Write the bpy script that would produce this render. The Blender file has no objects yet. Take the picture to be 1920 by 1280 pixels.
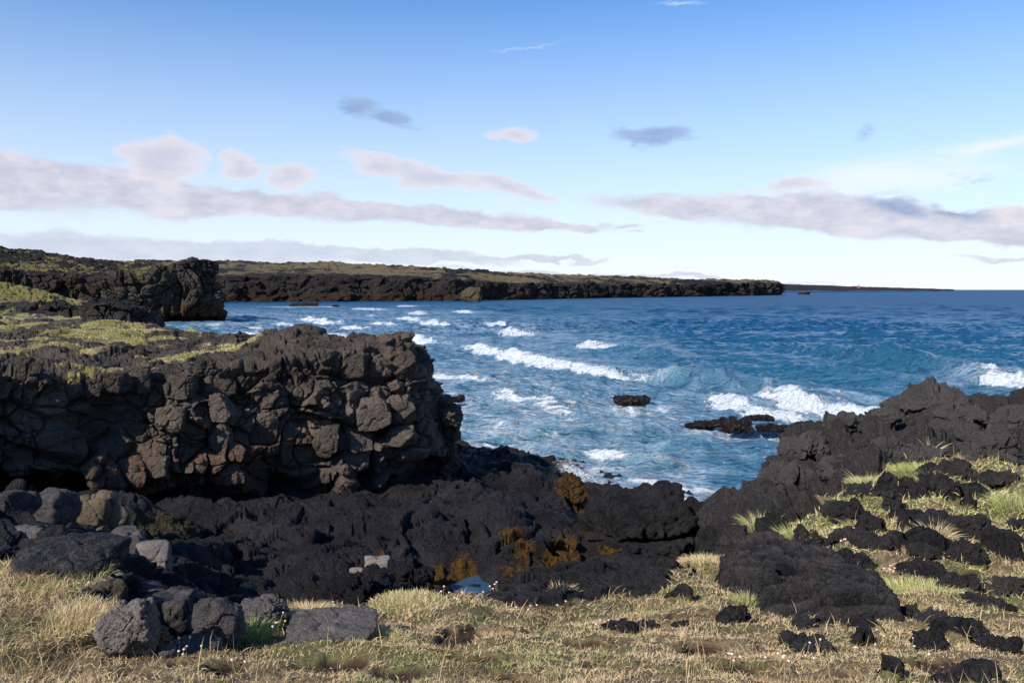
import bpy, math, random
import numpy as np
from mathutils import Vector
R = math.radians
SC = bpy.context.scene
COL = SC.collection
# ------------------------------------------------------------------ camera, sky, sun
F = 1600.0; H = 9.0; PITCH = math.atan(97 / F)
cam_d = bpy.data.cameras.new('camera'); cam = bpy.data.objects.new('camera', cam_d); COL.objects.link(cam)
cam.location = (0, 0, H); cam.rotation_euler = (math.pi / 2 - PITCH, 0, 0)
cam_d.sensor_width = 36; cam_d.lens = 36 * F / 1920; cam_d.clip_start = 0.1; cam_d.clip_end = 60000
SC.camera = cam
SC.render.resolution_x, SC.render.resolution_y = 1024, 682
SC.view_settings.view_transform = 'Standard'; SC.view_settings.look = 'None'
SC.view_settings.exposure = 0.5; SC.view_settings.gamma = 1
SUN_EL, SUN_AZ = R(36), R(224)          # azimuth clockwise from +Y (view direction): from the left, a little behind
sl = bpy.data.lights.new('sun', 'SUN'); so = bpy.data.objects.new('sun', sl); COL.objects.link(so)
sl.energy = 4.8; sl.angle = R(0.5); sl.color = (1, .93, .82)
sv = Vector((math.sin(SUN_AZ) * math.cos(SUN_EL), math.cos(SUN_AZ) * math.cos(SUN_EL), math.sin(SUN_EL)))
so.rotation_euler = sv.to_track_quat('Z', 'Y').to_euler()

class NT:
    """small helper to write node trees"""
    def __init__(s, tree): s.t = tree; s.n = tree.nodes; s.l = tree.links
    def node(s, typ, **kw):
        n = s.n.new(typ)
        for k, v in kw.items(): setattr(n, k, v)
        return n
    def put(s, sock, v):
        if isinstance(v, bpy.types.NodeSocket): s.l.new(v, sock)
        elif v is not None: sock.default_value = v
    def math(s, op, a, b=None, c=None, clamp=False):
        n = s.node('ShaderNodeMath', operation=op, use_clamp=clamp)
        s.put(n.inputs[0], a); s.put(n.inputs[1], b) if b is not None else 0
        if c is not None: s.put(n.inputs[2], c)
        return n.outputs[0]
    def vmath(s, op, a, b=None):
        n = s.node('ShaderNodeVectorMath', operation=op); s.put(n.inputs[0], a)
        if b is not None: s.put(n.inputs[1], b)
        return n.outputs['Value'] if op in ('LENGTH', 'DOT_PRODUCT') else n.outputs[0]
    def mapr(s, v, a, b, c=0.0, d=1.0, smooth=False):
        n = s.node('ShaderNodeMapRange', interpolation_type='SMOOTHSTEP' if smooth else 'LINEAR')
        for i, x in enumerate((v, a, b, c, d)): s.put(n.inputs[i], x)
        return n.outputs[0]
    def mix(s, f, a, b, mode='MIX'):
        n = s.node('ShaderNodeMix', data_type='RGBA', blend_type=mode)
        s.put(n.inputs['Factor'], f)
        for k, v in (('A', a), ('B', b)):
            sock = [i for i in n.inputs if i.name == k and i.type == 'RGBA'][0]
            s.put(sock, (*v, 1) if isinstance(v, tuple) and len(v) == 3 else v)
        return [o for o in n.outputs if o.type == 'RGBA'][0]
    def mapping(s, v, loc=(0, 0, 0), rot=(0, 0, 0), scale=(1, 1, 1)):
        n = s.node('ShaderNodeMapping'); s.put(n.inputs[0], v)
        n.inputs[1].default_value = loc; n.inputs[2].default_value = rot; n.inputs[3].default_value = scale
        return n.outputs[0]
    def noise(s, v, scale=1, detail=4, rough=.55, dist=0, dims='3D', out=0):
        n = s.node('ShaderNodeTexNoise', noise_dimensions=dims); s.put(n.inputs['Vector'], v)
        n.inputs['Scale'].default_value = scale; n.inputs['Detail'].default_value = detail
        n.inputs['Roughness'].default_value = rough; n.inputs['Distortion'].default_value = dist
        return n.outputs[out]
    def voro(s, v, scale=1, feature='F1', rnd=1, out='Distance'):
        n = s.node('ShaderNodeTexVoronoi', feature=feature); s.put(n.inputs['Vector'], v)
        n.inputs['Scale'].default_value = scale; n.inputs['Randomness'].default_value = rnd
        return n.outputs[out]
    def attr(s, name, out='Fac'):
        n = s.node('ShaderNodeAttribute', attribute_name=name); return n.outputs[out]
    def bump(s, h, dist, strength=1.0, nrm=None):
        n = s.node('ShaderNodeBump'); s.put(n.inputs['Height'], h); n.inputs['Distance'].default_value = dist
        n.inputs['Strength'].default_value = strength
        if nrm is not None: s.l.new(nrm, n.inputs['Normal'])
        return n.outputs[0]

# sky: Nishita air with real cloud banks laid out by compass direction and height above the horizon
world = bpy.data.worlds.new('World'); SC.world = world; world.use_nodes = True
w = NT(world.node_tree); w.n.clear()
sky = w.node('ShaderNodeTexSky', sky_type='NISHITA', sun_disc=False, sun_elevation=SUN_EL, sun_rotation=SUN_AZ,
             altitude=10, air_density=1.0, dust_density=0.6, ozone_density=1.5)
tc = w.node('ShaderNodeTexCoord').outputs['Generated']
sep = w.node('ShaderNodeSeparateXYZ'); w.l.new(tc, sep.inputs[0])
az = w.math('ARCTAN2', sep.outputs[0], sep.outputs[1]); el = w.math('ARCSINE', sep.outputs[2])
cmb = w.node('ShaderNodeCombineXYZ'); w.l.new(az, cmb.inputs[0]); w.l.new(el, cmb.inputs[1]); ae = cmb.outputs[0]
def sky_ae(px, py):
    x, y = (px - 960) / F, (640 - py) / F
    d = Vector((x, math.cos(PITCH) + y * math.sin(PITCH), -math.sin(PITCH) + y * math.cos(PITCH))).normalized()
    return math.atan2(d.x, d.y), math.asin(d.z)
# irregular edges: warp the direction by noise stretched along the horizon
wn = w.noise(w.mapping(ae, scale=(1, 2.2, 1)), 9, 6, .6, out=1)
warp = w.vmath('MULTIPLY', w.vmath('SUBTRACT', wn, (.5, .5, .5)), (.085, .045, 0))
aew = w.vmath('ADD', ae, warp)
big = w.noise(w.mapping(ae, scale=(1, 2.4, 1)), 22, 7, .62)
streak = w.noise(w.mapping(ae, scale=(1, 9, 1), rot=(0, 0, R(3))), 7, 6, .6)
def blobs(lst):
    acc = None
    for (px, py, rx, ry, rot, amp) in lst:
        a, e = sky_ae(px, py)
        v = w.mapping(w.vmath('SUBTRACT', aew, (a, e, 0)), rot=(0, 0, R(rot)), scale=(1, 1, 1))
        v = w.vmath('MULTIPLY', v, (F / rx, F / ry, 0))
        m = w.math('MULTIPLY', w.mapr(w.vmath('LENGTH', v), 1.5, 0.0), amp)
        acc = m if acc is None else w.math('MAXIMUM', acc, m)
    return acc
lilac = blobs([(-250, 318, 420, 50, 5, 1), (60, 335, 300, 44, 5, 1), (250, 358, 330, 36, 4.5, 1.05), (500, 380, 340, 30, 4.5, 1.05), (780, 402, 320, 22, 4, 1), (1000, 418, 190, 13, 5, .85), (1160, 428, 60, 8, 0, .6),
               (1330, 385, 240, 27, 4, .95), (1620, 410, 320, 40, 5, 1.05), (1900, 440, 300, 26, 4, 1), (2300, 440, 300, 40, 0, .9), (-700, 330, 400, 70, 0, 1)])
puffs = blobs([(300, 298, 85, 38, 0, 1.1), (450, 310, 42, 26, 0, .95), (542, 320, 50, 30, 0, 1), (715, 305, 75, 30, 12, 1), (820, 330, 150, 28, 12, 1.05), (950, 355, 110, 20, 12, .95), (970, 257, 60, 20, 8, .8),
               (1475, 358, 105, 17, 0, .85), (1900, 398, 50, 25, 0, .8)])
blue = blobs([(-100, 462, 500, 34, 2, 1), (330, 466, 380, 22, 3, 1), (700, 476, 300, 13, 3, 1), (1000, 484, 200, 6, 1, .85), (1900, 490, 110, 6, 0, .7), (1180, 440, 50, 6, 0, .6), (560, 497, 420, 8, 1, .8), (1150, 515, 500, 6, 2, .85)])
grey = blobs([(670, 195, 50, 20, 10, .95), (735, 215, 60, 20, 14, .95), (1225, 250, 100, 26, 6, .97), (1640, 252, 40, 20, 0, .66), (1690, 390, 80, 24, 10, .95), (1800, 395, 50, 24, 15, .85), (1815, 330, 55, 16, 10, .6)])
white = blobs([(1860, 275, 150, 22, -5, .8), (1650, 335, 330, 50, -8, .75), (1000, 88, 130, 6, -4, .55), (1260, 8, 90, 7, 0, .6), (1000, 507, 1500, 9, 1, .8)])
def dens(m, lo, hi, k=.75, n=None):
    n = n or big
    return w.mapr(w.math('ADD', m, w.math('MULTIPLY', w.math('SUBTRACT', n, .5), k)), lo, hi, smooth=True)
col = w.mix(1.0, sky.outputs[0], (.50, 1.0, 1.5), 'MULTIPLY')
hz = w.mapr(el, 0.0, 0.36, 1.0, 0.0)
hz = w.math('POWER', hz, 1.3)
col = w.mix(w.math('MULTIPLY', hz, .95), col, (8.2, 8.5, 8.9))
cirr = w.math('MULTIPLY', w.math('MULTIPLY', dens(white, .25, .8, .8, streak), .75), 1)
col = w.mix(cirr, col, (7.7, 8.1, 8.4))
dl = dens(lilac, .3, .56, .5)
col = w.mix(w.math('MULTIPLY', dl, .9), col, w.mix(w.mapr(big, .38, .62), (4.8, 4.85, 5.85), (6.5, 6.3, 7.1)))
db = dens(blue, .32, .58, .5)
col = w.mix(w.math('MULTIPLY', db, .8), col, w.mix(w.mapr(big, .4, .62), (4.8, 5.3, 6.5), (5.8, 6.2, 7.3)))
dg = dens(grey, .35, .8, 1.2)
col = w.mix(w.math('MULTIPLY', dg, .75), col, w.mix(w.mapr(big, .4, .62), (1.9, 2.8, 4.9), (3.0, 3.9, 5.9)))
dp = dens(puffs, .34, .66, 1.1)
col = w.mix(w.math('MULTIPLY', dp, .85), col, w.mix(w.mapr(w.math('ADD', puffs, w.math('SUBTRACT', big, .5)), .4, 1.0), (7.5, 7.0, 7.3), (5.3, 5.3, 6.3)))
bg = w.node('ShaderNodeBackground'); w.l.new(col, bg.inputs[0]); bg.inputs[1].default_value = 0.085
w.l.new(bg.outputs[0], w.node('ShaderNodeOutputWorld').inputs[0])

# ------------------------------------------------------------------ numeric tools
f32 = np.float32
def _hash(ix, iy, iz, seed):
    h = (ix.astype(np.int64) * 374761393 + iy.astype(np.int64) * 668265263 + iz.astype(np.int64) * 2147483647 + seed * 974634777) & 0xFFFFFFFF
    h = ((h ^ (h >> 13)) * 1274126177) & 0xFFFFFFFF
    h = ((h ^ (h >> 16)) * 2246822519) & 0xFFFFFFFF
    return (h ^ (h >> 15)) & 0xFFFFFFFF
_rg = np.random.RandomState(5); _G = _rg.normal(size=(256, 3)); _G = (_G / np.linalg.norm(_G, axis=1)[:, None]).astype(f32)
def perlin(p, seed=0):
    """gradient noise, about -1..1; p is (n,3)"""
    out = np.empty(len(p), f32)
    for a in range(0, len(p), 300000):
        q = p[a:a + 300000]; i = np.floor(q).astype(np.int64); f = (q - i).astype(f32); u = f * f * f * (f * (f * 6 - 15) + 10)
        r = 0
        for dx in (0, 1):
            for dy in (0, 1):
                for dz in (0, 1):
                    g = _G[_hash(i[:, 0] + dx, i[:, 1] + dy, i[:, 2] + dz, seed) & 255]
                    d = g[:, 0] * (f[:, 0] - dx) + g[:, 1] * (f[:, 1] - dy) + g[:, 2] * (f[:, 2] - dz)
                    r = r + d * (u[:, 0] if dx else 1 - u[:, 0]) * (u[:, 1] if dy else 1 - u[:, 1]) * (u[:, 2] if dz else 1 - u[:, 2])
        out[a:a + 300000] = r * 1.5
    return out
def fbm(p, octv=4, seed=0, gain=.5, ridged=False):
    r = np.zeros(len(p), f32); a = 1.0; q = p
    for o in range(octv):
        n = perlin(q, seed + o * 17)
        r += a * ((1 - 2 * np.abs(n)) if ridged else n); a *= gain; q = q * 2.03 + 11.3
    return r
def worley(p, seed=0, sq=False):
    """F1, F2, and three random numbers and the offset vector of the nearest cell"""
    n = len(p); F1 = np.empty(n, f32); F2 = np.empty(n, f32); RN = np.empty((n, 4), f32); DV = np.empty((n, 3), f32)
    for a in range(0, n, 250000):
        q = p[a:a + 250000]; i = np.floor(q).astype(np.int64); m = len(q)
        f1 = np.full(m, 9, f32); f2 = np.full(m, 9, f32); hb = np.zeros(m, np.int64); dv = np.zeros((m, 3), f32)
        for dx in (-1, 0, 1):
            for dy in (-1, 0, 1):
                for dz in (-1, 0, 1):
                    cx, cy, cz = i[:, 0] + dx, i[:, 1] + dy, i[:, 2] + dz
                    h = _hash(cx, cy, cz, seed)
                    d = np.stack([cx + (h & 1023) / 1023. - q[:, 0], cy + ((h >> 10) & 1023) / 1023. - q[:, 1], cz + ((h >> 20) & 1023) / 1023. - q[:, 2]], 1).astype(f32)
                    r = np.sqrt(((d * d) ** 2).sum(1)) if sq else (d * d).sum(1); c = r < f1
                    f2 = np.where(c, f1, np.minimum(f2, r)); f1 = np.where(c, r, f1); hb = np.where(c, h, hb); dv = np.where(c[:, None], d, dv)
        h2 = ((hb * 2654435761) ^ (hb >> 7)) & 0xFFFFFFFF
        F1[a:a + 250000] = np.sqrt(f1); F2[a:a + 250000] = np.sqrt(f2); DV[a:a + 250000] = dv
        RN[a:a + 250000] = np.stack([(h2 & 255) / 255., ((h2 >> 8) & 255) / 255., ((h2 >> 16) & 255) / 255., ((h2 >> 24) & 255) / 255.], 1)
    return F1, F2, RN, DV
def blocks(p, seed=0, tilt=.9, off=.7, crack=.12, depth=.5, bulge=.9, sq=False):
    """displacement that breaks a surface into tilted facets with cracks between them, about -1..1"""
    F1, F2, RN, DV = worley(p, seed, sq)
    g = (RN[:, :3] - .5) * 2
    t = -(g * DV).sum(1) * tilt
    e = np.clip((F2 - F1) / crack, 0, 1); e = e * e * (3 - 2 * e)
    return t + (RN[:, 3] - .5) * 2 * off - depth * (1 - e) + bulge * (.3 - F1 * F1)
def sstep(a, b, x):
    t = np.clip((x - a) / (b - a), 0, 1); return t * t * (3 - 2 * t)
def P(px, py, Y):
    """world point at forward distance Y seen at photo pixel px, py"""
    x, y = (px - 960) / F, (640 - py) / F
    dy = math.cos(PITCH) + y * math.sin(PITCH); dz = -math.sin(PITCH) + y * math.cos(PITCH)
    return np.array([x / dy * Y, Y, H + dz / dy * Y])
def slope_of(py):
    y = (640 - np.asarray(py, float)) / F
    return -(-math.sin(PITCH) + y * math.cos(PITCH)) / (math.cos(PITCH) + y * math.sin(PITCH))
def G(px, py, z=0.0):
    return P(px, py, (H - z) / float(slope_of(py)))
def col_of(x, y): return 960 + F * x / np.maximum(y, .1)      # bearing of a point, as a photo column (near enough)
class TPS:
    def __init__(s, pts, reg=.02):
        pts = np.array(pts, float); s.p = pts[:, :2]; n = len(pts)
        K = s.k(s.p, s.p) + np.eye(n) * reg; Q = np.c_[np.ones(n), s.p]
        A = np.block([[K, Q], [Q.T, np.zeros((3, 3))]]); s.w = np.linalg.solve(A, np.r_[pts[:, 2], 0, 0, 0])
        s.lo, s.hi = pts[:, 2].min(), pts[:, 2].max()
    def k(s, a, b):
        r2 = ((a[:, None] - b[None]) ** 2).sum(-1); return .5 * r2 * np.log(r2 + 1e-9) * .01
    def __call__(s, x, y):
        q = np.stack([np.ravel(x), np.ravel(y)], 1); out = np.empty(len(q))
        for a in range(0, len(q), 200000):
            c = q[a:a + 200000]; out[a:a + 200000] = s.k(c, s.p) @ s.w[:-3] + s.w[-3] + c @ s.w[-2:]
        return np.clip(out, s.lo - .4, s.hi + .4).reshape(np.shape(x))

# ------------------------------------------------------------------ mesh tools
def mesh_of(name, V, faces, mat, attrs=None, smooth=True, k=4):
    me = bpy.data.meshes.new(name); V = np.asarray(V, f32).reshape(-1, 3); faces = np.asarray(faces, np.int32).reshape(-1, k)
    me.vertices.add(len(V)); me.vertices.foreach_set('co', V.ravel())
    me.loops.add(faces.size); me.loops.foreach_set('vertex_index', faces.ravel())
    me.polygons.add(len(faces)); me.polygons.foreach_set('loop_start', np.arange(len(faces), dtype=np.int32) * k)
    me.polygons.foreach_set('use_smooth', np.full(len(faces), smooth))
    me.update(calc_edges=True)
    for n, a in (attrs or {}).items():
        a = np.asarray(a, f32)
        if a.ndim == 2:
            at = me.attributes.new(n, 'FLOAT_COLOR', 'POINT'); at.data.foreach_set('color', np.c_[a, np.ones(len(a), f32)].astype(f32).ravel())
        else:
            at = me.attributes.new(n, 'FLOAT', 'POINT'); at.data.foreach_set('value', a.ravel())
    if mat: me.materials.append(mat)
    return me
def link(name, me, parent=None, loc=None):
    o = bpy.data.objects.new(name, me); COL.objects.link(o)
    if parent: o.parent = parent
    if loc is not None: o.location = loc
    return o
def grid_faces(n, m, flip=False):
    i = np.arange(n - 1)[:, None] * m + np.arange(m - 1)[None]
    f = np.stack([i, i + 1, i + m + 1, i + m], -1).reshape(-1, 4)
    return f[:, ::-1] if flip else f
def grid_normals(Pn):
    du = np.gradient(Pn, axis=1); dv = np.gradient(Pn, axis=0); n = np.cross(du, dv)
    return n / (np.linalg.norm(n, axis=-1, keepdims=True) + 1e-12)
def tag(o, label=None, cat=None, group=None, kind=None):
    for k, v in (('label', label), ('category', cat), ('group', group), ('kind', kind)):
        if v: o[k] = v
    return o
def structure(name, me, label=None):
    return tag(link(name, me), label or None, kind='structure')

# ------------------------------------------------------------------ materials
def new_mat(name):
    m = bpy.data.materials.new(name); m.use_nodes = True; t = NT(m.node_tree); t.n.clear()
    b = t.node('ShaderNodeBsdfPrincipled'); o = t.node('ShaderNodeOutputMaterial'); t.l.new(b.outputs[0], o.inputs[0])
    return m, t, b
GRASS_TAN, GRASS_GRN, SOIL = (.38, .285, .13), (.27, .26, .07), (.055, .035, .022)
def rock_material(name, s=1.0, dark=(.016, .0155, .018), light=(.075, .066, .06), rough=.75, bumpd=.05, pits=0.6, spec=.13, vb=1.3, gtan=GRASS_TAN, ggrn=GRASS_GRN, glo=.38):
    """basalt; s = size in metres of the middle detail. Attributes: tone, rust, weed, grass, lichen, wet"""
    m, t, b = new_mat(name)
    p = t.node('ShaderNodeNewGeometry').outputs['Position']
    n1 = t.noise(p, .7 / s, 5, .6); n2 = t.noise(p, 4.5 / s, 6, .65); n3 = t.noise(p, 22 / s, 4, .7)
    tone = t.attr('tone')
    k = t.math('ADD', t.math('MULTIPLY', t.math('SUBTRACT', n1, .5), 1.2), t.math('MULTIPLY', t.math('SUBTRACT', n2, .5), 1.0))
    k = t.math('ADD', k, t.math('MULTIPLY', t.math('SUBTRACT', n3, .5), 1.1))
    c = t.mix(t.math('ADD', tone, t.math('MULTIPLY', k, .6), clamp=True), dark, light)
    n5 = t.noise(p, 60 / s, 3, .7)
    c = t.mix(t.math('MULTIPLY', t.mapr(n5, .6, .7, 0, .5, True), t.math('ADD', .35, tone)), c, (.2, .19, .18))
    rust = t.math('MULTIPLY', t.attr('rust'), t.mapr(n2, .42, .58, 0, 1, True))
    c = t.mix(rust, c, (.13, .045, .025))
    li = t.math('MULTIPLY', t.attr('lichen'), t.mapr(n3, .45, .56, 0, 1, True))
    c = t.mix(li, c, (.3, .2, .02))
    wd = t.math('MULTIPLY', t.attr('weed'), t.mapr(t.noise(p, 6 / s, 5, .7), .4, .52, 0, 1, True), clamp=True)
    c = t.mix(wd, c, t.mix(n3, (.05, .024, .005), (.19, .095, .016)))
    red = t.attr('redweed')
    c = t.mix(red, c, t.mix(n3, (.02, .006, .006), (.07, .02, .018)))
    gr = t.attr('grass')
    gm = t.mapr(t.math('ADD', gr, t.math('MULTIPLY', t.math('SUBTRACT', n2, .5), .9)), .42, .6, 0, 1, True)
    gc = t.mix(t.mapr(n1, glo, glo + .22, 0, 1), gtan, ggrn)
    gc = t.mix(t.mapr(n3, .35, .6, .55, 0), gc, (.11, .085, .04))
    c = t.mix(gm, c, gc)
    t.l.new(c, b.inputs['Base Color'])
    t.l.new(t.mapr(n1, .35, .65, rough - .22, min(1, rough + .12)), b.inputs['Roughness']); b.inputs['Specular IOR Level'].default_value = spec
    vo = t.voro(t.vmath('ADD', p, t.vmath('MULTIPLY', t.noise(p, 3 / s, 3, out=1), (.35 * s,) * 3)), 3.2 / s, 'DISTANCE_TO_EDGE')
    crk = t.mapr(vo, 0, .07, 0, 1, True)
    pit = t.mapr(t.voro(p, 26 / s), .1, .45, 0, 1, True)
    vf = t.node('ShaderNodeTexVoronoi', feature='F1'); t.l.new(t.vmath('ADD', p, t.vmath('MULTIPLY', t.noise(p, 5 / s, 3, out=1), (.2 * s,) * 3)), vf.inputs['Vector']); vf.inputs['Scale'].default_value = 5.5 / s; vf.inputs['Detail'].default_value = 4; vf.inputs['Roughness'].default_value = .7
    h = t.math('ADD', t.math('MULTIPLY', n2, 1.0), t.math('MULTIPLY', t.noise(p, 11 / s, 4, .7), .8))
    h = t.math('SUBTRACT', h, t.math('MULTIPLY', vf.outputs['Distance'], vb))
    h = t.math('ADD', h, t.math('MULTIPLY', t.noise(p, 70 / s, 3, .7), .22))
    h = t.math('ADD', h, t.math('MULTIPLY', crk, .12)); h = t.math('ADD', h, t.math('MULTIPLY', pit, .16 * pits))
    t.l.new(t.bump(h, bumpd * s * 1.15, 1.0), b.inputs['Normal'])
    return m
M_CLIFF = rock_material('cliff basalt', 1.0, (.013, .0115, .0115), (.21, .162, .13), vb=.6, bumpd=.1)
M_SHELF = rock_material('shore lava', .9, (.0085, .0082, .011), (.078, .069, .07), rough=.6, vb=.6, bumpd=.13)
M_NEAR = rock_material('clinker lava', .28, (.011, .0105, .012), (.19, .166, .158), bumpd=.16, pits=1.2)
M_BOULD = rock_material('boulder basalt', .3, (.013, .013, .016), (.25, .215, .195), vb=.5, bumpd=.06, pits=1.6)
M_HEAD = rock_material('headland basalt', 4.0, (.012, .0105, .011), (.17, .135, .112), bumpd=.12, gtan=(.3, .23, .1), ggrn=(.22, .22, .06), glo=.42)
M_FAR = rock_material('distant lava coast', 11.0, (.016, .0135, .015), (.12, .095, .08), bumpd=.1, gtan=(.25, .185, .1), ggrn=(.22, .19, .07), glo=.5)
M_SLAB = rock_material('layered lava', .28, (.011, .0105, .012), (.17, .148, .142), vb=.6, bumpd=.12)
M_SEAR = rock_material('wet sea rock', .5, spec=.4, dark=(.006, .005, .006), light=(.025, .018, .018), rough=.35, bumpd=.12)

# ------------------------------------------------------------------ terrain: two spline surfaces through surveyed points
gp = []
def ga(px, py, Y): gp.append(P(px, py, Y))
for px in (-500, -100, 300, 700, 1100, 1500, 1920, 2400): ga(px, 1300, 3.7)
for q in [(-500, 1040, 6), (-100, 1065, 5.4), (0, 1068, 5.2), (70, 1070, 5.15), (150, 1118, 4.9), (195, 1208, 4.5), (330, 1228, 4.55), (430, 1196, 5.0), (560, 1150, 5.8), (700, 1168, 6.0), (752, 1124, 6.4), (820, 1124, 6.7), (900, 1128, 6.9), (960, 1090, 7.9), (1030, 1074, 8.5), (1000, 1150, 7.0),
          (1120, 1132, 7.3), (1110, 1060, 9.2), (1200, 1112, 7.9), (1200, 1062, 9.5), (1270, 1064, 9.9), (1330, 1040, 11), (1390, 975, 14.5), (1420, 930, 16), (1470, 862, 18), (1500, 825, 19), (1570, 795, 20), (1640, 782, 20.5), (1720, 765, 21), (1800, 755, 21), (1870, 775, 21.5), (1920, 765, 22),
          (2100, 740, 23), (2500, 720, 24),
          (60, 1180, 4.4), (-100, 1180, 4.4), (960, 1200, 5.0), (700, 1230, 4.6), (300, 1260, 4.15), (1250, 1200, 5.3), (1500, 1230, 4.8), (1400, 1120, 7.4), (1550, 1190, 5.6), (1560, 1100, 8.0), (1700, 1160, 6.3), (1750, 1120, 7.2), (1850, 1180, 6.0), (1920, 1120, 7.3), (2300, 1120, 7.5),
          (1500, 1010, 10.2), (1600, 1010, 10.3), (1700, 1020, 10), (1850, 1030, 9.8), (2200, 1020, 10), (1550, 940, 12.8), (1650, 930, 13), (1750, 930, 13), (1900, 930, 13), (2300, 930, 13), (1700, 880, 15), (1850, 870, 15), (1560, 880, 15.5), (1650, 840, 17), (1800, 820, 17.5), (1920, 820, 17.5), (2300, 800, 18)]: ga(*q)
GT = TPS(gp, .01)
EPX = [-800, -500, 0, 90, 150, 195, 330, 430, 560, 700, 752, 820, 900, 1000, 1120, 1200, 1270, 1330, 1390, 1420, 1470, 1570, 1720, 1920, 2500, 3000]
EY = [7, 6.6, 5.35, 5.25, 5.0, 4.62, 4.7, 5.15, 5.95, 6.15, 6.6, 6.9, 7.15, 8.4, 9.3, 9.75, 10.1, 11.3, 15, 16.6, 18.6, 20.8, 21.8, 22.8, 25, 26]
sp = []
def sa(px, py, z): sp.append(G(px, py, z))
for q in [(250, 962, 2.9), (120, 960, 3.4), (0, 950, 3.6), (-300, 950, 4), (400, 1000, 2.2), (420, 950, 2.1), (330, 1050, 2.6), (400, 1130, 2.3), (340, 1120, 2.9), (700, 940, 1.8), (560, 950, 1.9), (640, 1000, 1.9), (650, 1080, 1.7), (560, 1130, 1.9), (720, 1130, 1.7), (850, 905, 1.6), (950, 868, 1.5), (900, 858, 1.0), (1000, 875, 1.3), (1040, 905, 1.25),
          (870, 960, 1.9), (960, 980, 1.9), (880, 1040, 1.6), (1000, 1040, 1.5), (1085, 1000, 1.2), (1100, 1060, 1.0), (880, 1100, 1.0), (800, 1105, 1.0), (950, 1090, 1.2), (1200, 1055, .5), (1300, 1050, .6), (1120, 930, -.2), (1200, 900, -.8), (1350, 960, -.5), (1000, 850, -.8), (870, 830, -.8), (1300, 1000, -.2),
          (1100, 860, -2), (1200, 850, -2), (1400, 900, -2)]: sa(*q)
for (px, Y, z) in [(200, 6, 5.9), (300, 6.2, 5.9), (420, 6.5, 5.8), (500, 7, 5.5), (100, 7, 6.3), (0, 7, 6.6), (200, 10, 5.0), (300, 9.5, 4.6), (100, 12, 5.3), (0, 12, 5.6), (420, 10, 4.0), (250, 14, 3.9), (100, 17, 4.2), (-300, 10, 6.2), (-300, 18, 5.2), (700, 9, 2.2), (700, 13, 1.6), (1000, 9, 2.4), (1000, 14, 1.2), (1200, 12, 2.2), (1300, 14, 2.5), (1400, 17, 1.5), (1400, 20, .2), (1500, 24, -.5), (1700, 26, -1), (2000, 28, -1), (1250, 30, -1.5), (1400, 30, -2)]:
    sp.append([(px - 960) / F * Y, Y, z])
ST = TPS(sp, .01)
def ground_z(x, y):
    x = np.asarray(x, float); y = np.asarray(y, float)
    z = GT(x, y); e = y - np.interp(col_of(x, y), EPX, EY)
    ep = np.maximum(e, 0)
    return z - 2.2 * ep ** 1.25 * (1 + ep)
def land_z(x, y): return np.maximum(ground_z(x, y), ST(x, y))
def hit(px, py, fn=land_z, Y0=3.0, Y1=45):
    Ys = np.exp(np.linspace(math.log(Y0), math.log(Y1), 900)); pts = np.stack([P(px, py, Y) for Y in Ys])
    below = pts[:, 2] < fn(pts[:, 0], pts[:, 1])
    i = int(np.argmax(below)) if below.any() else -1
    return pts[i]
SHX = [(1300, 1075), (1340, 1050), (1430, 1010), (1520, 958), (1600, 922), (1680, 885), (1730, 862), (1800, 868), (1920, 860), (2300, 840)]
_rk = [hit(a, b, ground_z) for a, b in SHX]
LDG = [(895, 1122), (940, 1136), (1000, 1150), (1060, 1146), (1130, 1130), (1200, 1116), (1262, 1098), (1272, 1066)]
_lg = [hit(a, b, ground_z)[1] for a, b in LDG]
RKX = [s[0] for s in SHX]; RKY = [p[1] for p in _rk]
PITS = [(540, 1255, .12, .05), (900, 1235, .2, .06), (1110, 1205, .14, .05), (1540, 1265, .18, .05), (250, 1262, .12, .04), (720, 1200, .1, .04), (1270, 1262, .14, .05), (1430, 1200, .1, .05), (340, 1250, .1, .04), (860, 1190, .17, .2), (1010, 1180, .12, .08), (1060, 1205, .16, .09), (600, 1245, .3, .09), (740, 1262, .18, .07), (420, 1265, .12, .06), (1160, 1250, .2, .06), (1240, 1160, .1, .1), (1320, 1215, .14, .07), (120, 1160, .12, .12), (955, 1262, .14, .06), (1480, 1165, .2, .08), (1700, 1210, .2, .08), (1600, 1250, .2, .05),
        (1850, 1095, .45, .3), (1780, 1240, .25, .08), (660, 1205, .12, .05), (1400, 1255, .2, .05)]
_pits = [(hit(a, b, ground_z), rx, ry) for a, b, rx, ry in PITS]
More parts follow.
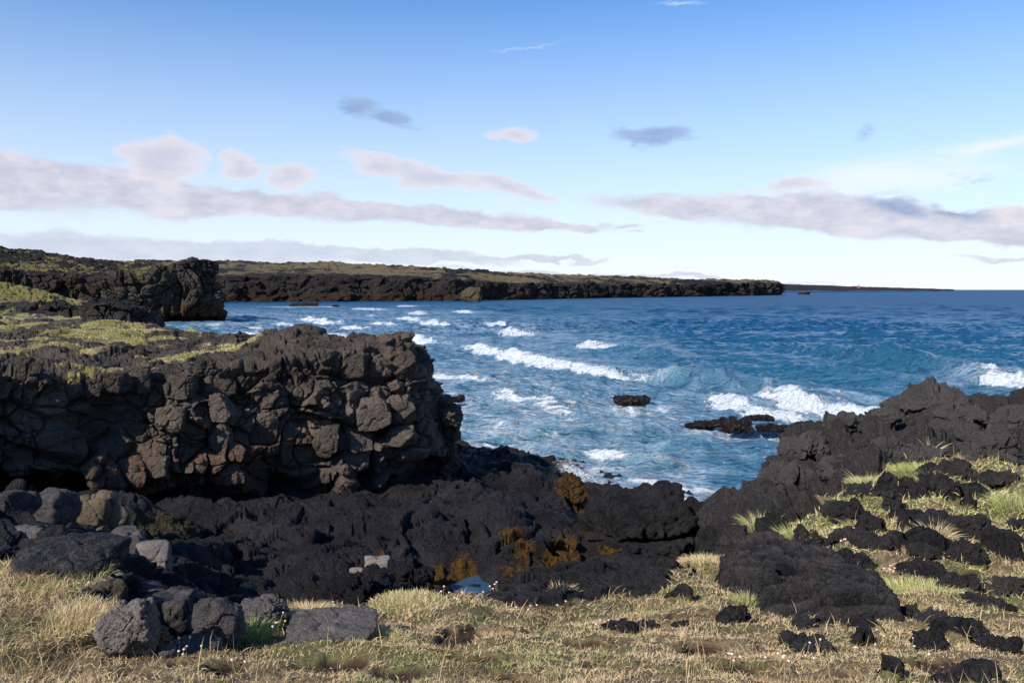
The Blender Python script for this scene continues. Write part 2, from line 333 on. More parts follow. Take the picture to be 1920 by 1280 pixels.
# black clinker rocks in the grass: label, box in the photo, depth ratio
K = [('topmost jagged crag that crowns the right ridge', (1708, 700, 1852, 788), 1.0), ('broad crag shoulder just right of the topmost jagged crag', (1780, 748, 1868, 806), .9), ('flat lava block below the crag shoulder', (1752, 780, 1850, 830), .8),
     ('small knob on the ridge skyline above the steep sea edge', (1560, 770, 1620, 815), .9), ('rounded rock on the ridge skyline cut by the right picture edge', (1882, 748, 1990, 806), .9), ('large dark boulder under the ridge at the right picture edge', (1832, 795, 1930, 868), .9),
     ('rock with a lit top in the middle of the right ridge', (1640, 812, 1722, 855), .8), ('block on the seaward flank of the ridge', (1478, 808, 1565, 858), .9), ('lump low on the seaward edge beside the water', (1408, 905, 1486, 950), .9), ('ledge rock above the lowest seaward lump', (1450, 860, 1540, 905), .8),
     ('rock with ridged side below the ridge block', (1560, 850, 1650, 900), .8), ('knob standing between the crag and the skyline knob', (1640, 762, 1700, 800), .8), ('squat rock above the bright green grass patch', (1700, 830, 1780, 870), .8),
     ('small rock rising from grass at the lower left of the layered slab', (1355, 1134, 1412, 1168), .8), ('grey pointed rock in the foreground grass below the layered slab', (1468, 1180, 1514, 1212), .8), ('low dark rock trailing right of the grey pointed foreground rock', (1500, 1198, 1568, 1224), .9),
     ('tiny rock in dry grass under the right end of the slab', (1598, 1184, 1626, 1200), .8), ('dark rock in the grass below the green hollow', (1728, 1182, 1786, 1218), .9), ('tall hunched rock at the edge of the green hollow', (1795, 1154, 1862, 1200), .9), ('small round rock left of the tall hunched rock', (1774, 1166, 1796, 1184), .9),
     ('rough dark rock at the right edge above the bottom corner', (1864, 1182, 1930, 1226), 1.1), ('long low rock where the slab meets the green hollow', (1734, 1142, 1784, 1172), .9), ('half buried rock on the bottom picture edge, right corner', (1782, 1254, 1878, 1290), .9), ('little black rock low in the foreground grass', (1655, 1254, 1684, 1272), .8),
     ('triangular rock below the peat hollow', (1824, 1106, 1884, 1136), .8), ('pebble sized black rock in the green hollow', (1884, 1132, 1906, 1148), .8), ('long rock left of the peat hollow', (1772, 1068, 1850, 1116), .7), ('dark block right of the peat hollow', (1880, 1080, 1935, 1118), .9),
     ('wide jagged rock with white flowers at its foot', (1698, 1044, 1784, 1086), .8), ('round rock right of the wide jagged flower rock', (1795, 1012, 1850, 1062), .8), ('rock behind the wide jagged flower rock', (1724, 1010, 1786, 1050), .9), ('dark rock at the right edge beside the dry grass path', (1870, 1028, 1930, 1056), .8),
     ('flat rock at the right edge above the dry grass path', (1868, 1000, 1930, 1030), .8), ('boat shaped rock ringed by pale grass in mid slope', (1624, 999, 1700, 1036), .8), ('lumpy rock bordering the slab on its upper right', (1568, 1024, 1650, 1068), .8), ('clinker rock beside the seeding green tuft', (1498, 984, 1560, 1026), .8),
     ('small clinker rock with flowers on its right shoulder', (1580, 982, 1634, 1016), .8), ('tall clinker rock above the boat shaped rock', (1618, 958, 1672, 1004), .8), ('left one of the long clinker wall in the upper slope', (1702, 960, 1768, 1006), .8), ('longest rock of the clinker wall in the upper slope', (1758, 956, 1864, 1006), .6),
     ('rock behind the left end of the clinker wall', (1688, 950, 1744, 980), .8), ('dark rock between two dry grass patches near the ridge foot', (1572, 934, 1626, 978), .8), ('rock beneath the tall brown seed stalks', (1545, 934, 1582, 964), .8), ('big dark rock just left of the seeding green tuft', (1424, 956, 1494, 1012), .9),
     ('upright narrow rock in the upper grass', (1662, 914, 1694, 958), .9), ('small rock at the tip of the upper green patch', (1598, 900, 1648, 934), .9), ('elongated rock under the bright green patch', (1668, 898, 1746, 930), .7), ('rock in the centre of the upper slope, right of the elongated one', (1740, 886, 1800, 926), .9),
     ('tallest black rock at the top of the grass, below the ridge', (1776, 854, 1836, 898), .9), ('small rock on the right rim of the bright green patch', (1728, 868, 1774, 894), .8), ('dark rock below the tallest black rock', (1806, 902, 1856, 936), .9), ('flat grey rock alone in grass near the right edge', (1850, 882, 1912, 908), .7),
     ('grey low rock beneath the rock in the centre of the upper slope', (1770, 926, 1816, 950), .8), ('small rock cut by the right picture edge in mid slope', (1908, 972, 1950, 1000), .9), ('small dark rock between boat shaped rock and clinker wall', (1712, 1004, 1744, 1028), .8), ('round rock in the grass left of the tall clinker rock', (1556, 1000, 1584, 1020), .8),
     ('dark low rock in the foreground grass, left of a pair', (1130, 1160, 1188, 1184), .8), ('dark flat rock in the foreground grass, right of a pair', (1200, 1160, 1236, 1180), .8), ('black rock half in grass below the flat lava ledge', (1252, 1104, 1296, 1128), .8), ('rock at the grass edge beside the lava ledge end', (1262, 1160, 1292, 1180), .8),
     ('long broken rock under the slab lower edge', (1500, 1148, 1562, 1184), .8), ('dark rock under the middle of the slab lower edge', (1598, 1158, 1652, 1184), .8), ('rock lump at the slab right tip', (1680, 1128, 1730, 1160), .8), ('dark rock on the slope edge beneath the big dark rock', (1352, 985, 1420, 1040), .9), ('low rock joining slope edge and slab', (1404, 1010, 1476, 1040), .7)]
KG = [(hit((b[0] + b[2]) / 2, b[3], ground_z), (b[2] - b[0]) / F) for _, b, _ in K]
def build_ground():
    nc, nr = 1450, 880
    pxs = np.linspace(-620, 2620, nc); Ys = np.exp(np.linspace(math.log(1.6), math.log(29), nr))
    Y, PX = np.meshgrid(Ys, pxs, indexing='ij'); X = (PX - 960) / F * Y
    tuss = np.stack([X, Y, np.zeros_like(X)], -1).reshape(-1, 3)
    Z = ground_z(X, Y); e = (Y - np.interp(PX, EPX, EY)).ravel()
    rockline = (Y - np.interp(PX, RKX, RKY, left=99)).ravel()
    rn = fbm(tuss * .55, 3, 3)
    ledge = (Y - np.interp(PX, [890] + [q[0] for q in LDG] + [1276], [99] + _lg + [99], left=99, right=99)).ravel()
    rock = np.maximum(sstep(-.45, .35, rockline + rn * 1.1), sstep(-.1, .1, ledge + rn * .25))
    rock = np.maximum(rock, sstep(.02, .2, e + perlin(tuss * 3, 8) * .06))
    for c, ww in KG[13:]:
        rad = ww * c[1] * .56; sub = np.nonzero((np.abs(tuss[:, 0] - c[0]) < rad * 2) & (np.abs(tuss[:, 1] - c[1] - rad * .5) < rad * 2))[0]
        dd = np.hypot(tuss[sub, 0] - c[0], tuss[sub, 1] - c[1] - rad * .5) / rad + perlin(tuss[sub] * 4, 66) * .45 + perlin(tuss[sub] * 11, 67) * .25
        rock[sub] = np.maximum(rock[sub], sstep(1.25, .75, dd))
    t1 = fbm(tuss * np.array([1.6, 1.6, 1]), 3, 21); t2 = fbm(tuss * 6, 4, 31)
    pit = np.zeros(len(rn), f32)
    for c, rx, ry in _pits:
        d = np.sqrt(((tuss[:, 0] - c[0]) / rx) ** 2 + ((tuss[:, 1] - c[1]) / (ry * 2.4)) ** 2) + perlin(tuss * 9, 77) * .45
        pit = np.maximum(pit, sstep(1.1, .6, d))
    zz = Z.ravel() + (1 - rock) * (t1 * .075 * np.clip(tuss[:, 1] / 6, .6, 2) + t2 * .022 - pit * .05)
    Q = np.c_[X.ravel(), Y.ravel(), zz].reshape(nr, nc, 3); N = grid_normals(Q).reshape(-1, 3)
    i = rock > .01; p3 = Q.reshape(-1, 3)[i].copy(); p3w = p3 + np.stack([perlin(p3 * 1.3, 41), perlin(p3 * 1.3, 42), perlin(p3 * 1.3, 43)], 1) * .25
    d = blocks(p3w * np.array([.9, .9, 1.2]), 4, 1.1, .8, .08, .4, .8, True) * .33 + blocks(p3w * np.array([2.6, 2.6, 3.4]), 9, 1.1, .7, .12, .4, 1.1, True) * .1 + fbm(p3 * 5, 5, 50, .62) * .075
    amp = np.minimum(rock[i], 1) * np.clip((p3[:, 1] - 5) / 8, .35, 1)
    V = Q.reshape(-1, 3).copy(); V[i] += N[i] * (d * amp)[:, None]
    me = mesh_of('ground', V, grid_faces(nr, nc), None, {'rock': rock, 'pit': pit, 'tone': np.clip(.2 + rn * .15 + .3 * sstep(11, 15, Y.ravel()), 0, 1)})
    m, t, b = new_mat('grassy ground'); p = t.node('ShaderNodeNewGeometry').outputs['Position']
    n0 = t.noise(p, 1.1, 4, .6); n1 = t.noise(p, 9, 5, .7); n2 = t.noise(p, 60, 4, .7)
    g = t.mix(t.mapr(n0, .42, .62, 0, 1, True), (.2, .15, .085), (.13, .14, .045))
    g = t.mix(t.mapr(n1, .38, .6, .8, 0), g, (.07, .048, .03))
    g = t.mix(t.mapr(n2, .3, .62, .5, 0), g, (.05, .035, .022))
    g = t.mix(t.mapr(t.attr('pit'), .2, .7), g, t.mix(n2, (.02, .012, .009), (.075, .045, .03)))
    rc = t.mix(t.math('ADD', t.attr('tone'), t.math('MULTIPLY', t.math('SUBTRACT', n1, .5), .8), clamp=True), (.011, .0105, .012), (.17, .148, .14))
    rm = t.mapr(t.math('ADD', t.attr('rock'), t.math('MULTIPLY', t.math('SUBTRACT', n1, .5), .5)), .4, .55, 0, 1, True)
    t.l.new(t.mix(rm, g, rc), b.inputs['Base Color']); b.inputs['Roughness'].default_value = .85; b.inputs['Specular IOR Level'].default_value = .12
    h = t.math('ADD', t.math('MULTIPLY', n1, .6), t.math('MULTIPLY', n2, .2)); h = t.math('ADD', h, t.math('MULTIPLY', t.noise(p, 200, 2), .05))
    vf = t.node('ShaderNodeTexVoronoi', feature='F1'); t.l.new(t.vmath('ADD', p, t.vmath('MULTIPLY', t.noise(p, 9, 3, out=1), (.1,) * 3)), vf.inputs['Vector']); vf.inputs['Scale'].default_value = 8; vf.inputs['Detail'].default_value = 5; vf.inputs['Roughness'].default_value = .72
    hr = t.math('SUBTRACT', t.math('MULTIPLY', t.noise(p, 14, 6, .7), 1.3), t.math('MULTIPLY', vf.outputs['Distance'], 1.5)); h = t.math('ADD', t.math('MULTIPLY', h, .45), t.math('MULTIPLY', hr, rm))
    t.l.new(t.bump(h, .13, 1), b.inputs['Normal']); me.materials.append(m)
    structure('ground', me)
    return V.reshape(nr, nc, 3), rock.reshape(nr, nc), pit.reshape(nr, nc), pxs
GV, GROCK, GPIT, GPX = build_ground()

def build_shelf():
    nc, nr = 1250, 900
    pxs = np.linspace(-500, 1750, nc); Ys = np.exp(np.linspace(math.log(5.2), math.log(47), nr))
    Y, PX = np.meshgrid(Ys, pxs, indexing='ij'); X = (PX - 960) / F * Y
    Z = ST(X, Y); Z = np.minimum(Z, 7)
    Q = np.stack([X, Y, Z], -1); N = grid_normals(Q).reshape(-1, 3); p = Q.reshape(-1, 3)
    pw = p + np.stack([perlin(p * .8, 61), perlin(p * .8, 62), perlin(p * .8, 63)], 1) * .7
    und = fbm(pw * .45, 3, 70)
    rope = fbm(pw * np.array([1.5, 2.3, 1.5]), 5, 80, .52, ridged=True)
    d = und * .45 + rope * .07 + blocks(pw * np.array([.6, .6, .8]), 13, 1.1, .8, .08, .6, .4, True) * .2 + blocks(pw * np.array([1.7, 1.7, 2]), 14, 1.0, .6, .14, .45) * .07 + fbm(p * 4.5, 5, 90, .62) * .035
    near = sstep(14, 9, p[:, 1])
    d = d * (1 - .4 * near); nl = near * (PX.ravel() < 640); ii = nl > .02; d[ii] += nl[ii] * blocks(pw[ii] * 2.0, 17, 1.3, .8, .1, .5, .5, True) * .15
    # tide pool: level hollow
    pc = POOL; r = np.sqrt(((p[:, 0] - pc[0]) / .55) ** 2 + ((p[:, 1] - pc[1]) / 1.25) ** 2) + perlin(p * 1.7, 99) * .35
    fl = sstep(1.35, .8, r)
    V = p + N * d[:, None]
    V[:, 2] = V[:, 2] * (1 - fl) + fl * (pc[2] - .15 + .24 * np.clip(perlin(p * 2.1, 98), 0, 1))
    weed = np.zeros(len(p), f32)
    for (px, py, z, rx, ry) in WEEDS:
        c = G(px, py, z); q = np.sqrt(((p[:, 0] - c[0]) / rx) ** 2 + ((p[:, 1] - c[1]) / ry) ** 2); weed = np.maximum(weed, sstep(1.25, .6, q + perlin(p * 1.4, 55) * .5))
    weed = np.maximum(weed, .9 * sstep(.9, .45, V[:, 2]) * sstep(-.15, .1, V[:, 2]) * (PX.ravel() > 1040))
    moss = np.zeros(len(p), f32); c = G(300, 1005, 2.5); moss = .75 * sstep(1.2, .4, np.sqrt(((p[:, 0] - c[0]) / 1.0) ** 2 + ((p[:, 1] - c[1]) / 2.2) ** 2))
    tone = np.clip(.22 + perlin(p * .5, 5) * .18, 0, 1)
    structure('rock_shelf', mesh_of('rock_shelf', V, grid_faces(nr, nc), M_SHELF, {'tone': tone, 'weed': weed, 'lichen': moss * .35}))
POOL = G(882, 1102, 1.0)
WEEDS = [(1062, 1030, 1.3, .5, 1.4), (1050, 1062, 1.2, .6, .9), (960, 1025, 1.5, .45, .35), (985, 1050, 1.3, .3, .5), (800, 1110, 1.0, .8, 1.3), (1180, 1045, .5, 1.6, 2.0), (1280, 1040, .6, 1.6, 1.5), (975, 1078, 1.2, .5, .6), (870, 1042, 1.5, .4, .4), (720, 1035, 1.8, .25, .3)]
build_shelf()

# ------------------------------------------------------------------ swept coasts: cliffs with a plateau on top
def coast(name, stations, ncol, nface, ncap, nback, mat, disp, attrs, capz=None, undercut=None, label=None):
    """stations: (s, base xyz, lip xyz, spine xyz). Surface runs base -> lip -> spine -> back foot"""
    st = stations; s0 = np.array([q[0] for q in st], float); s = np.linspace(s0[0], s0[-1], ncol)
    def ip(k): return np.stack([np.interp(s, s0, [q[k][j] for q in st]) for j in range(3)], 1)
    B, L, S = ip(1), ip(2), ip(3)
    ks = max(3, ncol // 60); ker = np.hanning(ks + 2)[1:-1]; ker /= ker.sum()
    def sm(A):
        return np.stack([np.convolve(np.pad(A[:, j], ks // 2, mode='edge'), ker, 'valid')[:ncol] for j in range(3)], 1)
    B, L, S = sm(B), sm(L), sm(S)
    rows = []
    tf = np.linspace(0, 1, nface)
    inw = S - L; inw[:, 2] = 0; inw /= np.linalg.norm(inw, axis=1)[:, None] + 1e-9
    for t in tf:
        p = B + (L - B) * t
        if undercut is not None: p = p + inw * undercut(t, s)[:, None]
        rows.append(p)
    for t in (np.linspace(0, 1, ncap + 1)[1:]) ** 1.25: rows.append(L + (S - L) * t)
    back = S + inw * np.linalg.norm(S - L, axis=1)[:, None] * .15; back[:, 2] = B[:, 2] - 1
    for t in np.linspace(0, 1, nback + 1)[1:]: rows.append(S + (back - S) * t)
    Q = np.stack(rows); n = len(rows)
    # round the lip
    for _ in range(3):
        a = max(1, nface - 8); b = nface + 8; Q[a:b] = (Q[a - 1:b - 1] + Q[a:b] + Q[a + 1:b + 1]) / 3
    T = np.repeat(np.r_[tf, np.ones(n - nface) + np.arange(1, n - nface + 1) / max(1, ncap)], ncol)
    SS = np.tile(s, n)
    N = grid_normals(Q).reshape(-1, 3); p = Q.reshape(-1, 3)
    V = p + disp(p, N, T, SS)
    at = attrs(p, V, N, T, SS)
    return structure(name, mesh_of(name, V, grid_faces(n, ncol), mat, at), label), V.reshape(n, ncol, 3), at

# --- near cliff across the gully
def cs(s, bpx, bpy, bz, lpx, lpy, lY, spx, sY, sz):
    b = G(bpx, bpy, bz) if bpy else np.array([(bpx - 960) / F * lY, lY, bz]); l = P(lpx, lpy, lY)
    return (s, b, l, np.array([(spx - 960) / F * sY, sY, sz]))
cl = [(-500, P(-500, 930, 21), P(-500, 690, 20), np.array([-90., 90, 7.5])),
      (-150, P(-150, 930, 22.5), P(-150, 690, 22.4), np.array([-62., 80, 7.2])),
      (0, P(0, 930, 24), P(0, 700, 24), np.array([-48., 75, 6.9])),
      (120, P(120, 950, 24.7), P(110, 708, 25.2), np.array([-36., 68, 6.8])),
      (260, P(260, 962, 26), P(250, 712, 26.5), np.array([-26., 58, 6.6])),
      (380, P(380, 965, 27.5), P(370, 700, 27.6), np.array([-18.5, 50, 6.5])),
      (500, P(500, 958, 28.6), P(480, 690, 28.8), np.array([-14.3, 45, 6.5])),
      (620, P(630, 940, 30), P(610, 668, 30), np.array([-11., 41, 6.5])),
      (700, P(720, 925, 31), P(690, 650, 31), np.array([-8.6, 39, 6.7])),
      (760, P(790, 912, 32), P(765, 640, 32), np.array([-6.3, 38, 6.7])),
      (800, P(815, 905, 32.8), P(785, 660, 33), np.array([-5.2, 37.6, 6.4])),
      (850, P(822, 905, 34), P(795, 665, 35), np.array([-5.4, 37.6, 6.3])),
      (920, P(822, 880, 38), P(780, 660, 37.5), np.array([-5.8, 37.8, 6.3])),
      (1000, P(770, 860, 42), P(740, 660, 40), np.array([-7.5, 38.6, 6.3]))]
def cl_under(t, s):
    k = .35 + 1.0 * sstep(650, 350, s)
    cave = np.exp(-((s - 200) / 60.) ** 2) * math.exp(-((t - .55) / .22) ** 2) * 1.0
    return (1 - sstep(0, .3, t)) * 1.5 * k + cave - .55 * math.sin(math.pi * min(1, max(0, t))) * (1 - .3 * k)
def cl_grass(p, face, T):
    n = fbm(p * .5, 3, 44); n2 = fbm(p * .22, 3, 46); px = col_of(p[:, 0], p[:, 1])
    return (1 - face) * np.clip(.5 - .42 * sstep(37, 31, p[:, 1]) * (1 - sstep(.25, .5, n)) + n2 * 1.0 + n * .4 - sstep(380, 520, px) * .5 - .3 * sstep(1.0, 1.12, T) * sstep(1.3, 1.15, T), 0, 1)
def cl_disp(p, N, T, S):
    pw = p + np.stack([perlin(p * .5, 1), perlin(p * .5, 2), perlin(p * .5, 3)], 1) * .3 + np.stack([perlin(p * 2.1, 4), perlin(p * 2.1, 5), perlin(p * 2.1, 6)], 1) * .05
    face = sstep(1.15, .95, T); cap = 1 - face
    upper = sstep(.78, .95, T)
    big = blocks(pw * np.array([.55, .55, .72]), 21, 1.3, .8, .06, .5, .4, True)
    mid = blocks(pw * np.array([1.1, 1.1, 1.3]), 22, 1.3, .8, .07, .5, .45, True)
    sml = blocks(pw * np.array([2.7, 2.7, 3.4]), 23, 1.1, .7, .12, .4, .7, True)
    rgt = sstep(480, 700, S) * .5 + .5
    strata = np.sin(p[:, 2] * 7 + perlin(p * .6, 7) * 5) * .06 * sstep(.35, .6, T) * sstep(.9, .7, T)
    crumb = np.maximum(sstep(-.05, .35, perlin(p * .55, 18)), upper * .8)
    d = face * ((big * .36) * (1 - .6 * upper) * (.8 + .3 * rgt) + mid * .25 + sml * (.025 + .1 * crumb) + strata) + cap * ((mid * .13 + sml * .06) * (1 - .75 * sstep(.45, .6, cl_grass(p, face, T))) + fbm(p * .35, 3, 8) * .2)
    d += fbm(p * 5, 5, 30, .6) * .03
    d *= sstep(60, 42, p[:, 1]) * .75 + .25
    D = N * d[:, None]; D[:, 2] += (sml * .07 + mid * .08) * upper * face
    D[:, 2] += .7 * np.exp(-(((p[:, 0] + 9.9) / 1.7) ** 4 + ((p[:, 1] - 37.5) / 2.2) ** 2)) + .35 * np.exp(-((p[:, 0] + 4.6) / .9) ** 2 - ((p[:, 1] - 33) / 1.6) ** 2) + cap * np.maximum(blocks(pw * .5, 27), 0) * .35
    return D
def cl_attrs(p, V, N, T, S):
    n = fbm(p * .5, 3, 44); n2 = fbm(p * .22, 3, 46)
    face = sstep(1.08, .98, T)
    px = col_of(p[:, 0], p[:, 1])
    g = cl_grass(p, face, T)
    g = np.maximum(g, face * sstep(.9, .97, T) * sstep(.35, .8, n + .2) * .6 * sstep(500, 300, px))
    rust = np.zeros(len(p), f32)
    for a, b, Y, r in ((480, 850, 29, 1.5), (560, 830, 30, 1.2), (290, 880, 26.5, 1.3), (400, 880, 28, 1.4), (200, 900, 25.5, 1.2), (30, 690, 24, .5)):
        c = P(a, b, Y); rust = np.maximum(rust, sstep(1.3, .2, np.linalg.norm((p - c) * [1, .6, 1.3], axis=1) / r))
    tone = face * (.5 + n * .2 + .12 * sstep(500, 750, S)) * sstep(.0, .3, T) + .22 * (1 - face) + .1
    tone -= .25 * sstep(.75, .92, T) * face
    return {'tone': np.clip(tone, 0, 1), 'rust': rust * .8, 'grass': g}
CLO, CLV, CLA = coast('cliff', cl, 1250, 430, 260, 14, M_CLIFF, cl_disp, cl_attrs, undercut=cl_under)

# --- base land behind the near cliff, reaching to the headland
bp = []
for q in [(0, 75, 6.6), (0, 100, 6.0), (0, 140, 6.2), (0, 175, 8.6), (0, 190, 9.3), (0, 205, 8), (0, 240, 7), (90, 185, 8.2), (-400, 75, 7), (-400, 150, 7.5), (-400, 230, 10), (200, 62, 6.2), (200, 90, 4.0), (200, 130, 3.2), (200, 180, 2), (200, 230, 1), (300, 55, 6), (300, 80, 3.2), (300, 110, 2.5), (300, 150, .8), (360, 60, 4.5), (360, 90, 2.2), (360, 120, 1.6), (360, 160, -.6), (400, 60, 3), (400, 100, 1.3), (410, 130, -.3), (440, 60, .5), (450, 110, -1.5),
          (500, 60, -3), (500, 120, -3), (320, 200, -2), (400, 200, -3), (260, 215, .3), (100, 150, 5), (100, 200, 5), (100, 240, 5), (330, 240, -3)]:
    bp.append([(q[0] - 960) / F * q[1], q[1], q[2]])
BT = TPS(bp, .02)
def build_backland():
    nc, nr = 620, 420
    pxs = np.linspace(-700, 520, nc); Ys = np.exp(np.linspace(math.log(50), math.log(260), nr))
    Y, PX = np.meshgrid(Ys, pxs, indexing='ij'); X = (PX - 960) / F * Y; Z = BT(X, Y)
    spn = np.interp(PX, [-700, -500, -150, 0, 120, 260, 380, 500], [95, 90, 80, 75, 68, 58, 50, 45]); Z = Z - 4 * sstep(spn + 7, spn - 1, Y)
    Q = np.stack([X, Y, Z], -1); N = grid_normals(Q).reshape(-1, 3); p = Q.reshape(-1, 3)
    d = fbm(p * .06, 3, 3) * 1.0 + blocks(p * np.array([.3, .3, .4]), 31) * .5 + blocks(p * .9, 32) * .28
    V = p + N * d[:, None]
    n = fbm(p * .045, 3, 12)
    red = sstep(3.0, 1.2, V[:, 2]) * .9
    g = np.clip(.52 + n * .9 + .25 * sstep(165, 180, p[:, 1]), 0, 1) * sstep(250, 120, PX.ravel() + n * 60) * sstep(3.5, 5, p[:, 2])
    return structure('back_shore', mesh_of('back_shore', V, grid_faces(nr, nc), M_BACK, {'tone': np.full(len(p), .3, f32), 'grass': g, 'redweed': red}))
M_BACK = rock_material('shore basalt', 2.5, (.012, .011, .012), (.09, .075, .066), bumpd=.1)
build_backland()

# --- middle ledge of columnar blocks
def rowp(*a): return np.array(a, float)
ml = []
for px, yb, yl, Y, sY, sz in [(10, 614, 588, 126, 140, 5.6), (45, 616, 576, 122, 142, 6.4), (110, 618, 570, 119, 144, 6.8), (200, 620, 570, 120, 146, 6.8), (250, 622, 573, 122, 146, 6.6), (285, 622, 582, 126, 142, 6.0), (297, 618, 596, 131, 142, 5), (298, 612, 600, 136, 144, 3.5)]:
    ml.append((px, P(px, yb, Y), P(px - 4, yl, Y + 1), rowp((px - 30 - 960) / F * sY, sY, sz)))
def ml_disp(p, N, T, S):
    face = sstep(1.1, .95, T)
    b1 = blocks(p * np.array([.28, .28, .16]), 51, .5, .9, .1, .6, .8, True); b2 = blocks(p * np.array([.8, .8, .6]), 52)
    return N * (face * (b1 * .9 + b2 * .25) + (1 - face) * (b2 * .35 + fbm(p * .1, 3, 9) * .7 + blocks(p * .35, 54) * .4))[:, None]
def ml_attrs(p, V, N, T, S):
    n = fbm(p * .07, 3, 19); face = sstep(1.06, .98, T)
    return {'tone': np.clip(.22 + .38 * face + n * .12, 0, 1), 'grass': (1 - face) * np.clip(.55 + n * .9, 0, 1) * sstep(260, 120, S)}
coast('ledge', ml, 620, 110, 130, 8, M_BACK, ml_disp, ml_attrs)

# --- headland
hl = []
for px, yb, lpx, yl, Y, sY, sz in [(-500, 640, -500, 500, 205, 300, 34), (-150, 630, -150, 505, 214, 300, 28), (0, 620, 0, 505, 222, 290, 24), (80, 610, 80, 512, 226, 285, 21.5), (150, 606, 150, 520, 229, 282, 19.6), (230, 606, 230, 518, 232, 280, 18.0), (300, 606, 300, 500, 236, 276, 16.6), (350, 605, 345, 488, 239, 270, 17), (395, 604, 388, 485, 241, 262, 17.6), (420, 602, 405, 491, 243, 262, 17), (426, 600, 412, 520, 250, 266, 14), (424, 598, 410, 540, 262, 270, 11)]:
    hl.append((px, P(px, yb, Y), P(lpx, yl, Y + 1.5), rowp((min(px, 370) - 960) / F * sY, sY, sz)))
def hl_under(t, s): return (1 - sstep(0.02, .16, t)) * 2.5 * np.ones_like(s) + (sstep(.7, .2, t)) * 1.0
def hl_disp(p, N, T, S):
    face = sstep(1.05, .97, T); pw = p + np.stack([perlin(p * .08, 1), perlin(p * .08, 2), perlin(p * .08, 3)], 1) * 3
    b1 = blocks(pw * np.array([.09, .09, .07]), 61, .7, .8, .06, .3, .8, True); b2 = blocks(pw * np.array([.26, .26, .28]), 62, 1.1, .8, .09, .4, .8, True); b3 = blocks(pw * .7, 63)
    return N * (face * (b1 * 1.5 + b2 * .95 + b3 * .35) + (1 - face) * (fbm(p * .05, 4, 9) * .9 + b2 * .42 + b3 * .35) * (1 - .5 * sstep(250, 350, S)))[:, None]
def hl_attrs(p, V, N, T, S):
    n = fbm(p * .05, 4, 29); face = sstep(1.02, .99, T)
    n8 = fbm(p * .35, 3, 28)
    g = (1 - face) * np.clip(.36 + n * .6 + n8 * .5 + .4 * sstep(260, 380, S), 0, 1)
    g = np.maximum(g, face * sstep(.72, .95, T) * np.clip(.35 + n * .8, 0, 1) * sstep(330, 250, S))
    return {'tone': np.clip(.42 + n * .25, 0, 1) * face + .15 * (1 - face), 'grass': g, 'weed': face * sstep(4.8, 4.2, V[:, 2]) * sstep(1.6, 2.6, V[:, 2]) * .8, 'redweed': sstep(2.0, 1.2, V[:, 2])}
coast('headland', hl, 900, 230, 150, 8, M_HEAD, hl_disp, hl_attrs, undercut=hl_under)

# --- distant coast and the last strip of land
fl = []
for px, yb, yl, Y, yt, sY in [(250, 569, 520, 600, 488, 1000), (430, 568, 517, 620, 491, 1020), (560, 567.5, 518, 640, 492.5, 1050), (640, 567, 519, 650, 494, 1080), (760, 566, 519, 670, 500, 1100), (860, 565.5, 524, 690, 506, 1150), (980, 562, 532, 780, 513, 1250), (1100, 560, 535, 900, 518, 1350), (1250, 557.5, 533, 1060, 522, 1500), (1380, 555, 532, 1250, 527, 1600), (1440, 553.5, 531, 1400, 529, 1650), (1462, 553, 533, 1450, 530.5, 1650), (1464, 551, 534, 1560, 531, 1680)]:
    fl.append((px, P(px, yb, Y), P(px, yl, Y * 1.02), P(px, yt, sY)))
def fl_disp(p, N, T, S):
    face = sstep(1.05, .95, T); k = (p[:, 1] / 700)
    b1 = fbm(p * np.array([.03, .03, .06]), 4, 71, .6); b2 = blocks(p * np.array([.12, .12, .16]), 72, 1, .8, .1, .25)
    return N * ((face * (b1 * 5.5 + b2 * 1.8) + (1 - face) * (fbm(p * .02, 4, 9) * 2.0 + b2 * 1.0)) * np.clip(k, 1, 2))[:, None]
def fl_attrs(p, V, N, T, S):
    n = fbm(p * np.array([.012, .006, .01]), 4, 29); face = sstep(1.12, 1.0, T + n * .12)
    g = (1 - face) * np.clip(.44 + n * .6 + fbm(p * .05, 2, 28) * .3 + .2 * np.exp(-((S - 850) / 220.) ** 2), 0, 1)
    return {'tone': np.clip(.25 + n * .25, 0, 1), 'grass': g, 'redweed': sstep(7, 3, V[:, 2]) * .3, 'weed': face * sstep(9, 6, V[:, 2]) * .2}
coast('far_coast', fl, 1300, 90, 110, 8, M_FAR, fl_disp, fl_attrs)
f2 = [(px, P(px, 545, Y), P(px, yl, Y + 60), P(px, yl - .6, Y + 500)) for px, yl, Y in [(1380, 532, 2900), (1465, 533, 3000), (1550, 536, 3200), (1620, 538.5, 3300), (1700, 540.5, 3600), (1745, 541.6, 4000), (1790, 543.2, 4400)]]
coast('farthest_coast', f2, 260, 8, 10, 4, M_FAR, lambda p, N, T, S: N * (fbm(p * .01, 3, 5) * 3)[:, None], lambda p, V, N, T, S: {'tone': np.full(len(p), .2, f32), 'grass': (T > 1) * .42})

